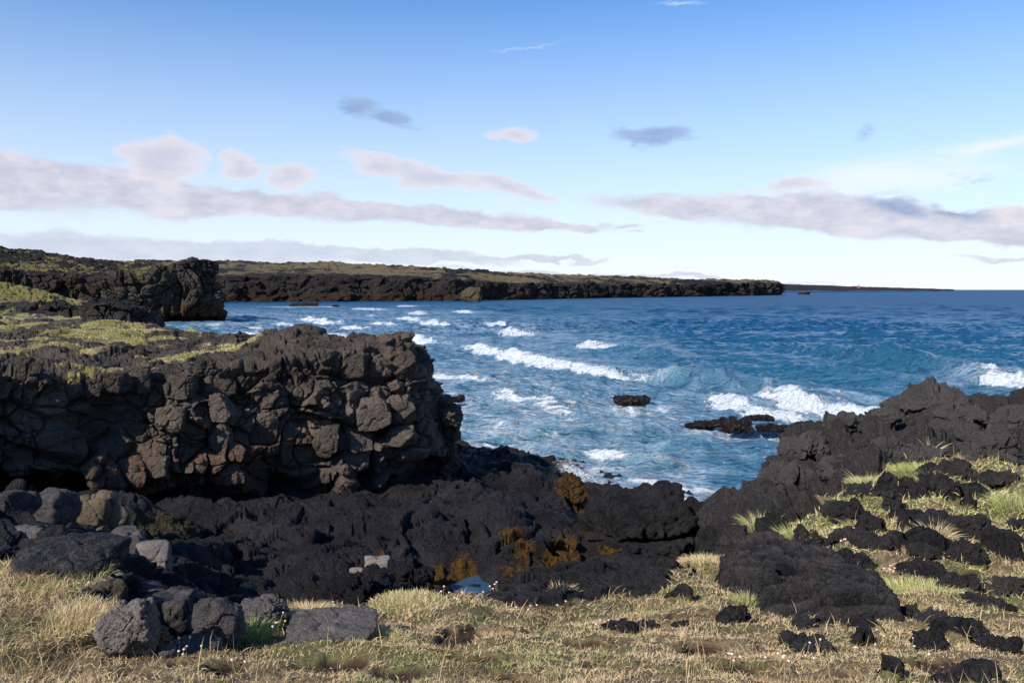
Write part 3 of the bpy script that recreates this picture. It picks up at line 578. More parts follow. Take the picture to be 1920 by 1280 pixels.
# ------------------------------------------------------------------ sea
# breakers: (crest points in the photo, height m, foam 0..1, front width m, back width m)
BREAK = [([(870, 646), (960, 668), (1050, 684), (1130, 696), (1200, 706), (1262, 712)], 1.0, 1, 1.6, 3.5),
         ([(1215, 706), (1270, 712), (1330, 722), (1400, 728), (1480, 735)], 1.25, .0, 2.2, 5),
         ([(1345, 735), (1375, 747), (1420, 762), (1490, 778), (1550, 790)], .9, 1, 1.5, 2.8),
         ([(1450, 736), (1510, 758), (1580, 774), (1660, 788), (1740, 798), (1830, 806)], 1.35, 1, 1.8, 3.2),
         ([(1100, 643), (1130, 650), (1165, 654)], .9, 1, 2.2, 4), ([(1160, 654), (1230, 664), (1300, 676)], .7, 0, 3, 5),
         ([(955, 618), (975, 626), (1012, 630)], .9, 1, 3, 4), ([(935, 606), (955, 611)], .8, .9, 3, 4),
         ([(945, 722), (975, 742), (1030, 752)], .5, .9, 1.3, 2.2), ([(815, 698), (860, 708), (925, 716)], .45, .85, 1.4, 2),
         ([(1500, 650), (1620, 668), (1740, 688), (1830, 702), (1900, 712), (2000, 722)], 1.2, 0, 3.5, 6), ([(1815, 700), (1860, 712), (1910, 717), (1990, 727)], .9, .95, 1.8, 3),
         ([(770, 628), (795, 636), (830, 640)], .7, .95, 2.5, 3.5), ([(808, 602), (830, 609), (858, 612)], .9, .95, 3, 4.5), ([(570, 598), (610, 604), (655, 607)], .9, .9, 3, 4.5), ([(650, 612), (690, 615), (725, 617)], .6, .85, 3, 4),
         ([(757, 595), (775, 599), (795, 602)], .9, .9, 3, 5), ([(620, 640), (640, 648), (665, 650)], .5, .8, 2, 3), ([(670, 578), (700, 580), (730, 582)], .8, .8, 4, 5), ([(750, 573), (790, 575)], .8, .8, 4, 5), ([(470, 612), (500, 616)], .5, .8, 3, 4),
         ([(690, 590), (705, 592)], .5, .8, 3, 4), ([(775, 586), (800, 588)], .8, .9, 3, 5),
         ([(1105, 838), (1140, 848), (1190, 856)], .5, .85, .9, 1.6), ([(1180, 855), (1230, 866)], .4, 0, 1, 2), ([(980, 830), (1030, 845), (1070, 852)], .45, .15, 1, 2), ([(1045, 868), (1070, 900), (1110, 925)], .55, 1, .8, 1.2), ([(1215, 886), (1260, 892), (1310, 896)], .16, .85, .9, 1.2),
         ([(1230, 830), (1290, 838), (1360, 842)], .35, 0, 1, 2), ([(1440, 690), (1600, 700), (1700, 722)], .45, 0, 3, 5), ([(1640, 652), (1780, 664), (1920, 672)], .5, 0, 4, 6), ([(1560, 625), (1640, 630), (1720, 633)], .6, 0, 5, 8), ([(1150, 618), (1250, 625), (1330, 632)], .6, 0, 4, 7),
         ([(1290, 602), (1400, 607)], .6, 0, 5, 9), ([(1000, 597), (1060, 602)], .6, 0, 4, 7), ([(870, 760), (930, 772), (990, 778)], .3, 0, 1.3, 2.2), ([(820, 670), (880, 676)], .35, .7, 1.2, 1.6), ([(520, 604), (556, 609)], .5, .8, 2.5, 3.5), ([(600, 625), (660, 631), (700, 632)], .45, .75, 1.8, 2.4), ([(700, 604), (750, 610)], .6, .8, 2.5, 3), ([(440, 622), (500, 628)], .4, .75, 1.8, 2.5), ([(860, 583), (892, 587)], .7, .8, 4, 5), ([(1000, 745), (1090, 765)], .3, .7, 1, 1.6), ([(1240, 775), (1300, 782)], .3, .4, 1.2, 2), ([(1480, 800), (1530, 810), (1580, 814)], .35, .3, 1, 2)]
SEAROCKS = [(1197, 757, 60, 18), (1390, 808, 90, 32), (1320, 800, 60, 12), (1425, 790, 60, 15), (1458, 808, 62, 16), (1505, 798, 30, 8), (1540, 805, 40, 6), (568, 575, 62, 8), (1070, 930, 80, 30), (905, 862, 70, 20), (845, 752, 40, 8), (420, 606, 40, 5), (360, 608, 60, 5), (1150, 905, 60, 10)]
def build_sea():
    nc = 1600
    pys = np.r_[np.linspace(1060, 620, 640), np.linspace(619.4, 553, 190), 543 + 10 * np.exp(np.linspace(0, -4.2, 40))[1:]]
    Ys = np.r_[[12.0], H / slope_of(pys), [42000.]]
    Ys = Ys[np.r_[True, np.diff(Ys) > 0]]; nr = len(Ys)
    pxs = np.linspace(-420, 2340, nc)
    Y, PX = np.meshgrid(Ys, pxs, indexing='ij'); X = (PX - 960) / F * Y
    x, y = X.ravel(), Y.ravel(); dy = np.repeat(np.gradient(Ys), nc)
    z = np.zeros(len(x)); rg = np.random.RandomState(4); gx = np.zeros(len(x)); gy = np.zeros(len(x))
    calm = .55 + .45 * sstep(60, 160, y)
    wx = perlin(np.c_[x * .03, y * .03, x * 0], 11) * 6; wy = perlin(np.c_[x * .03, y * .03, x * 0], 12) * 6
    lams = np.exp(rg.uniform(math.log(.9), math.log(24), 46))
    for i, lam in enumerate(lams):
        a = R(255) + rg.normal() * (.35 if lam > 8 else .75); k = 2 * math.pi / lam
        amp = .0105 * lam ** .9 * (1.15 if lam < 6 else .75); ph = rg.uniform(0, 6.28)
        fade = np.clip((lam - 2.2 * dy) / (1.5 * dy), 0, 1)
        s = np.sin(k * (math.cos(a) * (x + wx) + math.sin(a) * (y + wy)) + ph)
        z += fade * amp * (1 - 2 * np.abs(s) ** 1.0 if i % 2 else s) 
    z *= calm
    gust = sstep(-.5, .6, fbm(np.c_[x * .02, y * .012, x * 0], 3, 14))
    z *= (.6 + .8 * gust) * 1.3
    foam = np.zeros(len(x), f32)
    nn = fbm(np.c_[x, y, x * 0] * .5, 3, 15); n2 = fbm(np.c_[x, y, x * 0] * 2.5, 3, 16)
    for pts, A, fo, w1, w2 in BREAK:
        W = np.array([G(a, b, 0)[:2] for a, b in pts]); sub = (x > W[:, 0].min() - 25) & (x < W[:, 0].max() + 25) & (y > W[:, 1].min() - 25) & (y < W[:, 1].max() + 35)
        idx = np.nonzero(sub)[0]; q = np.c_[x[idx], y[idx]]
        best = np.full(len(q), 1e9); sd = np.zeros(len(q)); al = np.zeros(len(q)); tot = np.r_[0, np.cumsum(np.linalg.norm(np.diff(W, axis=0), axis=1))]
        for k in range(len(W) - 1):
            d = W[k + 1] - W[k]; L = np.linalg.norm(d); d = d / L; r = q - W[k]; t = np.clip(r @ d, 0, L)
            lo = r - t[:, None] * d; dist = np.linalg.norm(lo, axis=1); c = dist < best
            nrm = np.array([-d[1], d[0]]); nrm = nrm if nrm[1] > 0 else -nrm
            best = np.where(c, dist, best); sd = np.where(c, np.where(lo @ nrm > 0, dist, -dist), sd); al = np.where(c, (tot[k] + t) / tot[-1], al)
        sd = sd + nn[idx] * .35 * w1
        env = np.sin(np.pi * np.clip(al * .94 + .03, 0, 1)) ** .5; endf = np.exp(-np.maximum(best - np.abs(sd), 0) ** 2)
        h = np.where(sd < 0, np.exp(-(sd / (w1 * .62)) ** 2), np.exp(-(sd / w2) ** 2))
        A = A * (1.25 if fo < .2 else 1)
        z[idx] += A * env * h * (1 + nn[idx] * .25)
        z[idx] -= .25 * A * env * np.exp(-((sd + 1.8 * w1) / w1) ** 2)
        if fo:
            cap = np.clip(env * 1.25, 0, 1); wf = .55 + .45 * np.sin(np.pi * np.clip(al, 0, 1) ** .75)
            fr = sstep(-1.6, -.95, (sd + n2[idx] * .35 * w1) / (w1 * wf)) * sstep(.3, -.15, (sd + n2[idx] * .35 * w1) / (w2 * wf))
            m = fo * fr * cap * (best < 3 * w2)
            foam[idx] = np.maximum(foam[idx], m)
            z[idx] += m * (n2[idx] * .2 + np.abs(nn[idx]) * .15) * min(1, A * 1.2)
            tr = fo * .42 * sstep(4.5 * w2, .2 * w2, sd) * (sd > -.2 * w1) * cap        # lace left behind
            foam[idx] = np.maximum(foam[idx], tr)
    # foam lace inshore
    inshore = sstep(1500, 950, PX.ravel() + nn * 60 + (y - 60) * .6) * sstep(400, 200, y) * .34 + sstep(115, 60, y) * .18
    inshore = np.maximum(inshore, .34 * sstep(1000, 800, PX.ravel()) * sstep(500, 300, y))
    inshore += np.exp(-((PX.ravel() - 1250) / 330.) ** 2) * np.exp(-((y - 66) / 13.) ** 2) * .12
    for (a, b, rx, ry) in SEAROCKS:
        c = G(a, b, 0); rr = np.sqrt(((x - c[0]) / (rx * c[1] / F * .95)) ** 2 + ((y - c[1]) / max(1.2, rx * c[1] / F * .6)) ** 2)
        inshore = np.maximum(inshore, .72 * sstep(1.9, .8, rr + nn * .4))
    ns = y < 46; sh = np.zeros(len(y)); sh[ns] = ST(x[ns], y[ns]); inshore = np.maximum(inshore, .62 * sstep(-1.9, -.5, sh + nn * .4) * ns)
    foam = np.maximum(foam, np.clip(inshore, 0, .75) * (.8 + .5 * nn))
    shore = np.exp(-((PX.ravel() - 800) / 500.) ** 2) * sstep(640, 560, y + 0) * 0
    deep = sstep(55, 230, y) * .7 + .3 * sstep(1000, 1500, PX.ravel())
    V = np.c_[x, y, z]
    m, t, b = new_mat('sea water'); p = t.node('ShaderNodeNewGeometry').outputs['Position']
    pm = t.mapping(p, rot=(0, 0, R(10)), scale=(.45, 1, 1))
    dn = t.attr('deep'); nlow = t.noise(pm, .06, 4, .6); nmid = t.noise(pm, .5, 4, .6)
    c = t.mix(dn, (.022, .115, .175), (.004, .055, .15))
    c = t.mix(t.mapr(nlow, .35, .65, 0, .6), c, (.008, .075, .15))
    lace = t.voro(t.vmath('ADD', t.mapping(p, scale=(.5, .8, 1)), t.vmath('MULTIPLY', t.noise(p, .8, 4, .6, out=1), (1.6, 1.6, 0))), 1.1, 'DISTANCE_TO_EDGE')
    lace = t.mapr(lace, 0, .28, 1, 0, True)
    fn = t.math('ADD', t.math('MULTIPLY', t.noise(pm, 1.1, 7, .72), .85), t.math('MULTIPLY', lace, .22))
    fm = t.math('ADD', t.attr('foam'), t.math('MULTIPLY', t.math('SUBTRACT', fn, .55), 1.25))
    ff = t.mapr(fm, .38, .78, 0, 1, True)
    film = t.math('MULTIPLY', t.mapr(t.attr('foam'), .05, .5), t.mapr(t.noise(pm, .35, 6, .65), .36, .62, .18, .78, True)); c = t.mix(film, c, (.31, .42, .53))
    c2 = t.mix(ff, c, t.mix(t.noise(p, 2.5, 5, .7), (.4, .47, .55), (.74, .76, .79)))
    t.l.new(c2, b.inputs['Base Color']); b.inputs['IOR'].default_value = 1.333
    far = t.attr('far'); t.l.new(t.math('MAXIMUM', t.mapr(ff, 0, 1, .14, .9), t.mapr(far, 0, 1, .12, .38)), b.inputs['Roughness']); t.l.new(t.mapr(far, 0, 1, .5, .25), b.inputs['Specular IOR Level'])
    h = t.math('ADD', t.math('MULTIPLY', t.noise(pm, .55, 3, .6), 1.3), t.math('MULTIPLY', t.noise(pm, 2.2, 5, .65), .5))
    h = t.math('ADD', h, t.math('MULTIPLY', t.math('ADD', t.math('MULTIPLY', t.noise(pm, .16, 4, .65), 6), t.math('MULTIPLY', t.noise(pm, .4, 3, .6), 2.5)), t.math('ADD', .22, far)))
    nrm = t.bump(h, 1.0, 1.0); nrm = t.bump(t.math('MULTIPLY', t.noise(p, 9, 4, .6), ff), .12, 1.0, nrm)
    t.l.new(nrm, b.inputs['Normal'])
    structure('sea', mesh_of('sea', V, grid_faces(nr, nc), m, {'foam': foam, 'deep': deep, 'far': sstep(math.log(110), math.log(700), np.log(y))}))
build_sea()

# ------------------------------------------------------------------ rocks and boulders, each its own thing
import bmesh
_ICO = {}
def ico(sub):
    if sub not in _ICO:
        bm = bmesh.new(); bmesh.ops.create_icosphere(bm, subdivisions=sub, radius=1)
        _ICO[sub] = (np.array([v.co[:] for v in bm.verts], f32), np.array([[v.index for v in f.verts] for f in bm.faces], np.int32)); bm.free()
    return _ICO[sub]
def rock_mesh(name, w, d, h, style, seed, sub, mat, attrs, taper=0.0):
    D, Fc = ico(sub); rg = np.random.RandomState(seed)
    K = {'angular': 13, 'round': 22, 'clinker': 14, 'lava': 20, 'slab': 11, 'pitted': 16}[style]; pw = {'angular': 40, 'round': 7, 'clinker': 12, 'lava': 9, 'slab': 14, 'pitted': 12}[style]
    nr = rg.normal(size=(K, 3)); nr /= np.linalg.norm(nr, axis=1)[:, None]; nr = np.r_[nr, [[0, 0, 1], [0, 0, -1], [1, 0, 0], [-1, 0, 0], [0, -1, 0], [0, 1, 0]]]
    di = rg.uniform(.68, 1.0, len(nr)) if style != 'round' else rg.uniform(.85, 1.0, len(nr))
    dots = np.maximum(D @ nr.T, 0) / di; r = (dots ** pw).sum(1) ** (-1 / pw)
    v = D * r[:, None] * np.array([w / 2, d / 2, h * .62])
    s = min(w, d, h * 1.6); q = v / s + seed * 3.7
    amp = {'angular': (.05, .012, .010), 'round': (.06, .015, .02), 'clinker': (.15, .055, .06), 'lava': (.15, .05, .05), 'slab': (.05, .03, .02), 'pitted': (.07, .03, .03)}[style]
    qw = q + np.stack([perlin(q * 2, 1), perlin(q * 2, 2), perlin(q * 2, 3)], 1) * .15
    disp = blocks(qw * 2.2, seed, .9, .6, .14, .5) * amp[0] + fbm(q * 3, 3, seed + 3) * amp[1] * 1.5 + fbm(q * 9, 4, seed + 5, .6) * amp[2]
    if style == 'clinker': disp += (fbm(q * 2.2, 4, seed + 9, .55, ridged=True) - .3) * .03 + blocks(qw * 5.5, seed + 1) * .05
    if style == 'lava': disp += blocks(qw * 5.5, seed + 1, sq=True) * .045
    if style == 'pitted':
        F1, F2, _, _ = worley(q * 15, seed); disp -= .035 * sstep(.42, .12, F1); F1, F2, _, _ = worley(q * 7 + 3, seed); disp -= .05 * sstep(.3, .1, F1)
    if style == 'slab': disp += np.sin((q @ np.array([.3, .35, 1.6])) * 16 + perlin(q * 2, 8) * 3) * .012
    n = v / (np.array([w / 2, d / 2, h * .62]) ** 2); n /= np.linalg.norm(n, axis=1)[:, None]
    v = v + n * (disp * s)[:, None]
    if taper: tp = 1 - taper * np.clip((v[:, 2] + h * .35) / (h * .97), 0, 1) ** 1.3; v[:, 0] = v[:, 0] * tp + w * .12 * (1 - tp); v[:, 1] *= tp
    v[:, 0] -= (v[:, 0].max() + v[:, 0].min()) / 2; v[:, 0] *= w / np.ptp(v[:, 0])
    v[:, 2] *= 1; v[:, 2] += h - v[:, 2].max(); v[:, 2] = np.where(v[:, 2] < 0, v[:, 2] * .6, v[:, 2])
    at = {k: np.full(len(v), val, f32) for k, val in attrs.items()}
    return mesh_of(name, v, Fc, mat, at, k=3)
_rs = [100]
def rock(name, label, cat, box, style='clinker', mat=None, depth=1.0, Y=None, z=None, fn=land_z, group=None, sub=None, rz=0, seed=None, hk=1.0, taper=0.0, **attrs):
    """box = x0, y0, x1, y1 in the photo; the rock stands where its foot meets the ground there, at its real size"""
    _rs[0] += 1; seed = seed or _rs[0]
    x0, y0, x1, y1 = box; cx = (x0 + x1) / 2
    if Y is not None: c = P(cx, y1, Y)
    elif z is not None: c = G(cx, y1, z)
    else: c = hit(cx, y1, fn)
    w = (x1 - x0) * c[1] / F; h = (y1 - y0) * c[1] / F * hk; dd = w * depth
    c = c + np.array([0, dd * .38, 0])
    if Y is None and z is None: c[2] = float(fn(c[0], c[1])) if abs(float(fn(c[0], c[1])) - c[2]) < h * .6 else c[2]
    # keep the top where it is seen after moving the centre back
    top = P(cx, y0, c[1])[2]; h = max(h * .6, min(h * 1.5, top - c[2]))
    pxw = (x1 - x0)
    sub = sub or (7 if pxw > 220 else 6 if pxw > 90 else 5 if pxw > 28 else 4)
    at = dict(tone=.25); at.update(attrs)
    o = link(name, rock_mesh(name, w, dd, h, style, seed, sub, mat or M_NEAR, at, taper), loc=c)
    o.rotation_euler = (0, 0, rz)
    return tag(o, label, cat, group)

def blob_mound(name, label, cat, poly, hmax, edge, strata, seed, mat, fn=ground_z, res=(420, 260), attrs=None, slope=None):
    """a low outcrop with a traced foot line, rising from the ground it stands on"""
    W = np.array([hit(a, b, fn)[:2] for a, b in poly]); lo = W.min(0) - .3; hi = W.max(0) + .3; c0 = W.mean(0)
    X, Y = np.meshgrid(np.linspace(lo[0], hi[0], res[0]), np.linspace(lo[1], hi[1], res[1])); x, y = X.ravel(), Y.ravel(); q = np.c_[x, y]
    jig = np.c_[perlin(np.c_[x * 2.2, y * 2.2, x * 0], seed), perlin(np.c_[x * 2.2, y * 2.2, x * 0 + 9], seed)] * .16; qq = q + jig
    dist = np.full(len(q), 1e9); ins = np.zeros(len(q), bool)
    for k in range(len(W)):
        a, b = W[k], W[(k + 1) % len(W)]; d = b - a; t = np.clip(((qq - a) @ d) / (d @ d), 0, 1)
        dist = np.minimum(dist, np.linalg.norm(qq - a - t[:, None] * d, axis=1))
        cr = ((a[1] > qq[:, 1]) != (b[1] > qq[:, 1])) & (qq[:, 0] < (b[0] - a[0]) * (qq[:, 1] - a[1]) / (b[1] - a[1] + 1e-12) + a[0]); ins ^= cr
    sd = np.where(ins, dist, -dist); f = sstep(-.02, edge, sd)
    hh = hmax if slope is None else hmax * np.clip(1 + (q - c0) @ np.array(slope), .15, 2)
    Z = fn(x, y) + f * hh - .22 * sstep(0, -.15, sd)
    Q = np.c_[x, y, Z].reshape(res[1], res[0], 3); N = grid_normals(Q).reshape(-1, 3); p = Q.reshape(-1, 3)
    ds = p @ np.array(strata); pw = p + np.stack([perlin(p * 1.7, 1), perlin(p * 1.7, 2), perlin(p * 1.7, 3)], 1) * .2
    q0 = (ds + perlin(p * 1.1, seed) * 3 + fbm(p * 4, 2, 5) * .6) / 2.9; q0 = q0 - np.floor(q0); band = np.where(q0 < .82, q0 / .82, (1 - q0) / .18)
    d = (band - .6) * .1 + blocks(pw * 1.8, seed, .9, .6, .1, .5, .3, True) * .05 + blocks(pw * 5.5, seed + 1, sq=True, bulge=.4) * .02 + fbm(p * np.array([5., 9, 9]), 5, seed, .6) * .03
    V = p + N * (d * np.clip(f * 1.6, 0, 1))[:, None] - np.array([c0[0], c0[1], 0])
    at = {'tone': np.clip(.02 + perlin(p * 2, 5) * .15 + .25 * band ** 2, 0, 1)}
    for k, fnc in (attrs or {}).items(): at[k] = fnc(p)
    return tag(link(name, mesh_of(name, V, grid_faces(res[1], res[0]), mat, at), loc=(c0[0], c0[1], 0)), label, cat)

blob_mound('lava_slab', 'large black layered lava slab with diagonal ridges rising from the dry grass', 'rock outcrop',
           [(1352, 1092), (1385, 1050), (1420, 1030), (1490, 1040), (1580, 1070), (1660, 1115), (1722, 1158), (1690, 1172), (1610, 1170), (1540, 1163), (1440, 1142), (1375, 1118)], .24, .2, (9, 15, 8), 201, M_SLAB, res=(560, 420),
           attrs={'rust': lambda p: np.clip(perlin(p * 2.5, 8) - .3, 0, .35)}, slope=(-.45, .12))
rock('lava_outcrop', 'rounded black lava outcrop standing apart between the shelf and the right ridge', 'rock outcrop', (1086, 901, 1382, 1066), 'lava', M_SHELF, .8, z=.5, sub=7, seed=11, tone=.22)
rock('seaweed_rock', 'squat rock thickly covered in orange brown seaweed at the tip of the shelf', 'rock', (1030, 886, 1112, 968), 'lava', M_SHELF, .9, z=.4, sub=6, weed=.8, tone=.1)
rock('seaweed_rock', 'small knob of brown seaweed right beside the larger seaweed covered rock', 'rock', (1092, 908, 1118, 935), 'round', M_SHELF, .9, z=.3, weed=1.0, tone=.1)
rock('cliff_block', 'tall brown block leaning against the seaward end of the near cliff', 'rock', (792, 741, 868, 908), 'lava', M_CLIFF, 1.0, Y=32.6, sub=7, tone=.5, seed=31)
# blocks that stand out of the cliff wall and its rim
_cv = CLV[:440].reshape(-1, 3); _dp = (H - _cv[:, 2]) / _cv[:, 1]; _cy = 640 + F * np.tan(np.arctan(_dp) - PITCH)
_cx = 960 + F * _cv[:, 0] / (_cv[:, 1] * (math.cos(PITCH) + _dp * math.sin(PITCH)))
for lab, box, tone, sty in [('dark block overhanging the cave mouth on the cliff rim', (188, 695, 242, 738), .3, 'angular'), ('flat topped block right of the cave mouth on the cliff rim', (232, 685, 280, 740), .5, 'angular'), ('large dark block above the pale one on the cliff rim', (352, 700, 436, 758), .45, 'angular'),
        ('square block left of the large dark rim block', (308, 700, 364, 752), .5, 'angular'), ('pale upright block high in the middle of the cliff wall', (384, 736, 436, 790), .95, 'angular'), ('small upright stone at the far left of the cliff rim', (30, 668, 56, 712), .4, 'angular'), ('little stone beside the far left upright one on the cliff rim', (52, 677, 76, 706), .5, 'angular'),
        ('wedge shaped stone over the left side of the cave mouth', (146, 708, 190, 750), .4, 'angular'), ('rounded stone in the grass of the cliff top', (360, 668, 400, 703), .35, 'lava'), ('dark stone left of the rounded stone on the cliff top', (278, 652, 312, 676), .3, 'lava'), ('cracked block under the jagged teeth of the cliff corner', (636, 662, 690, 715), .5, 'angular'),
        ('tall block directly under the cliff corner peak', (730, 656, 780, 714), .55, 'angular'), ('brown square block in the upper right of the cliff wall', (728, 750, 778, 796), .8, 'angular'), ('two tone block with a pale left face in the right cliff wall', (664, 742, 730, 806), .9, 'angular'), ('bright round boulder low in the right cliff wall', (628, 834, 692, 886), 1.0, 'round'),
        ('wide brown block in the right cliff wall below the square one', (716, 796, 780, 840), .85, 'angular'), ('slanting slab shaped block in the centre of the cliff wall', (584, 796, 636, 860), .6, 'angular'), ('brown block low in the left cliff wall above the boulders', (258, 852, 310, 900), .75, 'angular'), ('pale faceted block in the middle of the cliff wall', (290, 760, 345, 818), .9, 'angular'), ('pale leaning block beside the faceted one in the cliff wall', (385, 788, 432, 845), .9, 'angular')]:
    ccx, ccy = (box[0] + box[2]) / 2, (box[1] + box[3]) / 2
    k = np.nonzero((np.abs(_cx - ccx) < 9) & (np.abs(_cy - ccy) < 9))[0]
    if not len(k): print('no wall at', box); continue
    Yk = _cv[k, 1].min(); rock('cliff_block', lab, 'rock', box, sty, M_CLIFF, .95, Y=Yk - (box[2] - box[0]) * Yk / F * .16, tone=tone * .72, sub=6, rz=random.Random(box[0]).uniform(-.35, .35))
rock('red_rock', 'dark red weed covered rock at the waterline beside the cliff foot', 'rock', (876, 838, 962, 876), 'lava', M_SEAR, .6, z=.6, sub=5, redweed=1.0)
# the pile of boulders at the foot of the cliff, lower left
B = [('large round olive brown boulder with smooth weathered cracks at the head of the gully', (112, 920, 206, 1006), 'round', .42, {'rust': .25, 'lichen': .25}),
     ('dark rounded hump leaning on the right of the large round olive brown boulder', (190, 950, 238, 1004), 'round', .3, {'lichen': .15}),
     ('blocky dark brown boulder under the cliff, left of the round olive brown one', (34, 914, 122, 988), 'round', .3, {}),
     ('dark angular boulder half hidden in the shadow at the left picture edge', (-60, 918, 40, 985), 'angular', .15, {}),
     ('pale grey ribbed boulder at the left edge above the big dark slab', (-20, 985, 64, 1024), 'angular', .62, {}),
     ('small brownish boulder between the ribbed grey one and the dark pointed one', (48, 984, 108, 1022), 'round', .38, {}),
     ('huge dark blue grey slab boulder just behind the left grass mound', (-30, 1014, 178, 1090), 'slab', .06, {}),
     ('dark pointed block on the back of the huge dark slab', (98, 990, 160, 1030), 'angular', .2, {}),
     ('grey boulder with a pale flat top in the middle of the pile', (178, 992, 268, 1066), 'angular', .42, {}),
     ('pale streaked upright block with whitish edges, tallest of the pile right side', (244, 1014, 312, 1102), 'angular', .85, {}),
     ('dark blue grey block tucked against the right of the pale streaked block', (300, 1054, 343, 1098), 'angular', .1, {}),
     ('low grey streaked stone in front of the pale topped boulder', (172, 1044, 240, 1076), 'slab', .5, {}),
     ('small light grey rounded stone lying just right of the grass mound', (171, 1070, 230, 1106), 'round', .95, {}),
     ('dark stone spotted with yellow lichen behind the pitted boulder', (136, 1088, 222, 1132), 'angular', .2, {'lichen': .3}),
     ('brownish black wedge boulder below the pale streaked block', (222, 1094, 304, 1146), 'angular', .22, {}),
     ('coarse pitted grey boulder standing at the edge of the grass', (152, 1127, 277, 1236), 'pitted', .62, {'lichen': .12}),
     ('dark pointed boulder right of the pitted grey one', (248, 1116, 346, 1196), 'angular', .22, {}),
     ('big dark angular boulder with a thin pale upper edge', (345, 1117, 445, 1206), 'angular', .27, {}),
     ('grey brown triangular stone leaning in front of the big dark angular boulder', (380, 1149, 450, 1203), 'angular', .5, {}),
     ('lumpy grey lava boulder behind the dry grass tussocks', (438, 1119, 538, 1172), 'pitted', .45, {}),
     ('small black stone capped with yellow moss at the foot of the pitted boulder', (262, 1172, 312, 1222), 'round', .14, {'lichen': .5}),
     ('low dark slab sunk in the grass right of the mossy stone', (305, 1198, 405, 1226), 'slab', .3, {}),
     ('small grey stone lying in the grass below the pitted boulder', (288, 1213, 326, 1236), 'round', .42, {}),
     ('flat purple grey slab boulder lying in the foreground grass', (518, 1150, 698, 1206), 'slab', .5, {}),
     ('dark block filling the gap behind the big dark angular boulder', (300, 1096, 372, 1150), 'angular', .12, {})]
for lab, box, sty, tone, at in B:
    rock('boulder', lab, 'boulder', box, sty, M_BOULD, 1.0 if sty != 'slab' else 1.15, tone=tone * .75, rz=random.Random(box[0]).uniform(-.15, .15), **at)
rock('pale_stone', 'pale brown block wedged in a hollow of the black shelf', 'stone', (680, 1040, 730, 1078), 'angular', M_BOULD, .9, z=2.15, tone=.8)
rock('pale_stone', 'small flat pale stone left of the pale brown block on the shelf', 'stone', (653, 1062, 686, 1082), 'slab', M_BOULD, .9, z=2.1, tone=.75)
rock('lava_lump', 'black rounded lava lump in front of the pale brown block', 'rock', (724, 1040, 816, 1112), 'lava', M_SHELF, .9, fn=ST, tone=.15)
rock('lava_lump', 'big black lava hump at the near left side of the shelf', 'rock', (552, 1064, 730, 1165), 'lava', M_SHELF, .9, fn=ST, tone=.12, sub=6)
rock('lava_lump', 'black lava lump between the blue pool and the pale brown block', 'rock', (700, 1096, 782, 1132), 'lava', M_SHELF, .9, fn=ST, tone=.14)

# black clinker rocks in the grass of the right-hand slope and foreground
for i, (lab, box, dep) in enumerate(K):
    ridge = i < 13
    g = i % 3 == 0
    rock('lava_rock', ('dark brown lava ' if ridge else 'black lava ') + 'rock, ' + lab, 'rock', (box[0] - (box[2] - box[0]) * (.12 + .1 * (i % 4 == 1)), box[1] - (2 if i % 2 else -3), box[2] + (box[2] - box[0]) * .12, box[3]), 'lava' if ridge or i % 4 == 2 else 'clinker', M_NEAR, dep * (1.25 if i % 5 == 0 else 1), fn=ground_z, tone=.58 if ridge else (.28 if g else .18), rz=random.Random(i).uniform(-.2, .2), taper=.62 if i == 0 else .3 if i % 3 == 1 else .12)

# rocks in the sea
S = [('low black rock with a rounded right end alone in the waves', (1150, 738, 1225, 757), .6, 0), ('tallest wet black rock of the reef in the near waves', (1350, 780, 1418, 808), .7, 0), ('long thin wet rock tapering left in the reef', (1285, 786, 1372, 800), .5, 0), ('flat wet rock behind the tallest reef rock', (1396, 776, 1455, 788), .6, 0),
     ('oval wet rock right of the tallest reef rock', (1420, 793, 1494, 807), .5, 0), ('small wet rock farthest right of the reef', (1497, 790, 1522, 798), .6, 0),
     ('low dark skerry near the far headland on the left', (538, 566, 596, 574), .6, 0), ('tiny dark skerry right of the low skerry', (622, 571, 636, 575), .7, 0), ('small dark skerry on the horizon beyond the point', (1499, 546, 1521, 552), .7, 0), ('dark wet rock peeping out right of the cliff', (836, 738, 872, 753), .8, 0)]
for lab, box, dep, z in S:
    rock('sea_rock', lab, 'rock', box, 'clinker', M_SEAR if box[1] > 600 else M_BACK, dep, z=-.05, tone=.2, redweed=.1, sub=5)
rock('sea_stack', 'brown grass topped sea stack in front of the distant coast', 'sea stack', (862, 537, 904, 566), 'angular', M_HEAD, .9, z=-.1, tone=.4, grass=.42, sub=6, lichen=.1, seed=77, taper=.3)

# lighthouse and cairn on the far land
def flat_mat(name, c, rough=.6):
    m, t, b = new_mat(name); n = t.noise(t.node('ShaderNodeNewGeometry').outputs['Position'], 3, 3)
    t.l.new(t.mix(n, tuple(x * .8 for x in c), tuple(min(1, x * 1.15) for x in c)), b.inputs['Base Color']); b.inputs['Roughness'].default_value = rough; return m
M_ORANGE = flat_mat('orange paint', (.5, .13, .05)); M_GLASS = flat_mat('lantern glass', (.25, .3, .33), .15)
def lathe(name, prof, mat, parent=None, loc=None, n=24, jag=0, sq=False, seed=0):
    rg = np.random.RandomState(seed); V = []
    for r, z in prof:
        for k in range(n):
            a = 2 * math.pi * (k + .5) / n; rr = r * (1 + jag * rg.normal()); V.append((rr * math.cos(a), rr * math.sin(a), z))
    m = len(prof); fc = [(i * n + k, i * n + (k + 1) % n, (i + 1) * n + (k + 1) % n, (i + 1) * n + k) for i in range(m - 1) for k in range(n)]
    return link(name, mesh_of(name, V, fc, mat, smooth=n > 8), parent, loc)
lp = P(1610, 540.3, 3330)
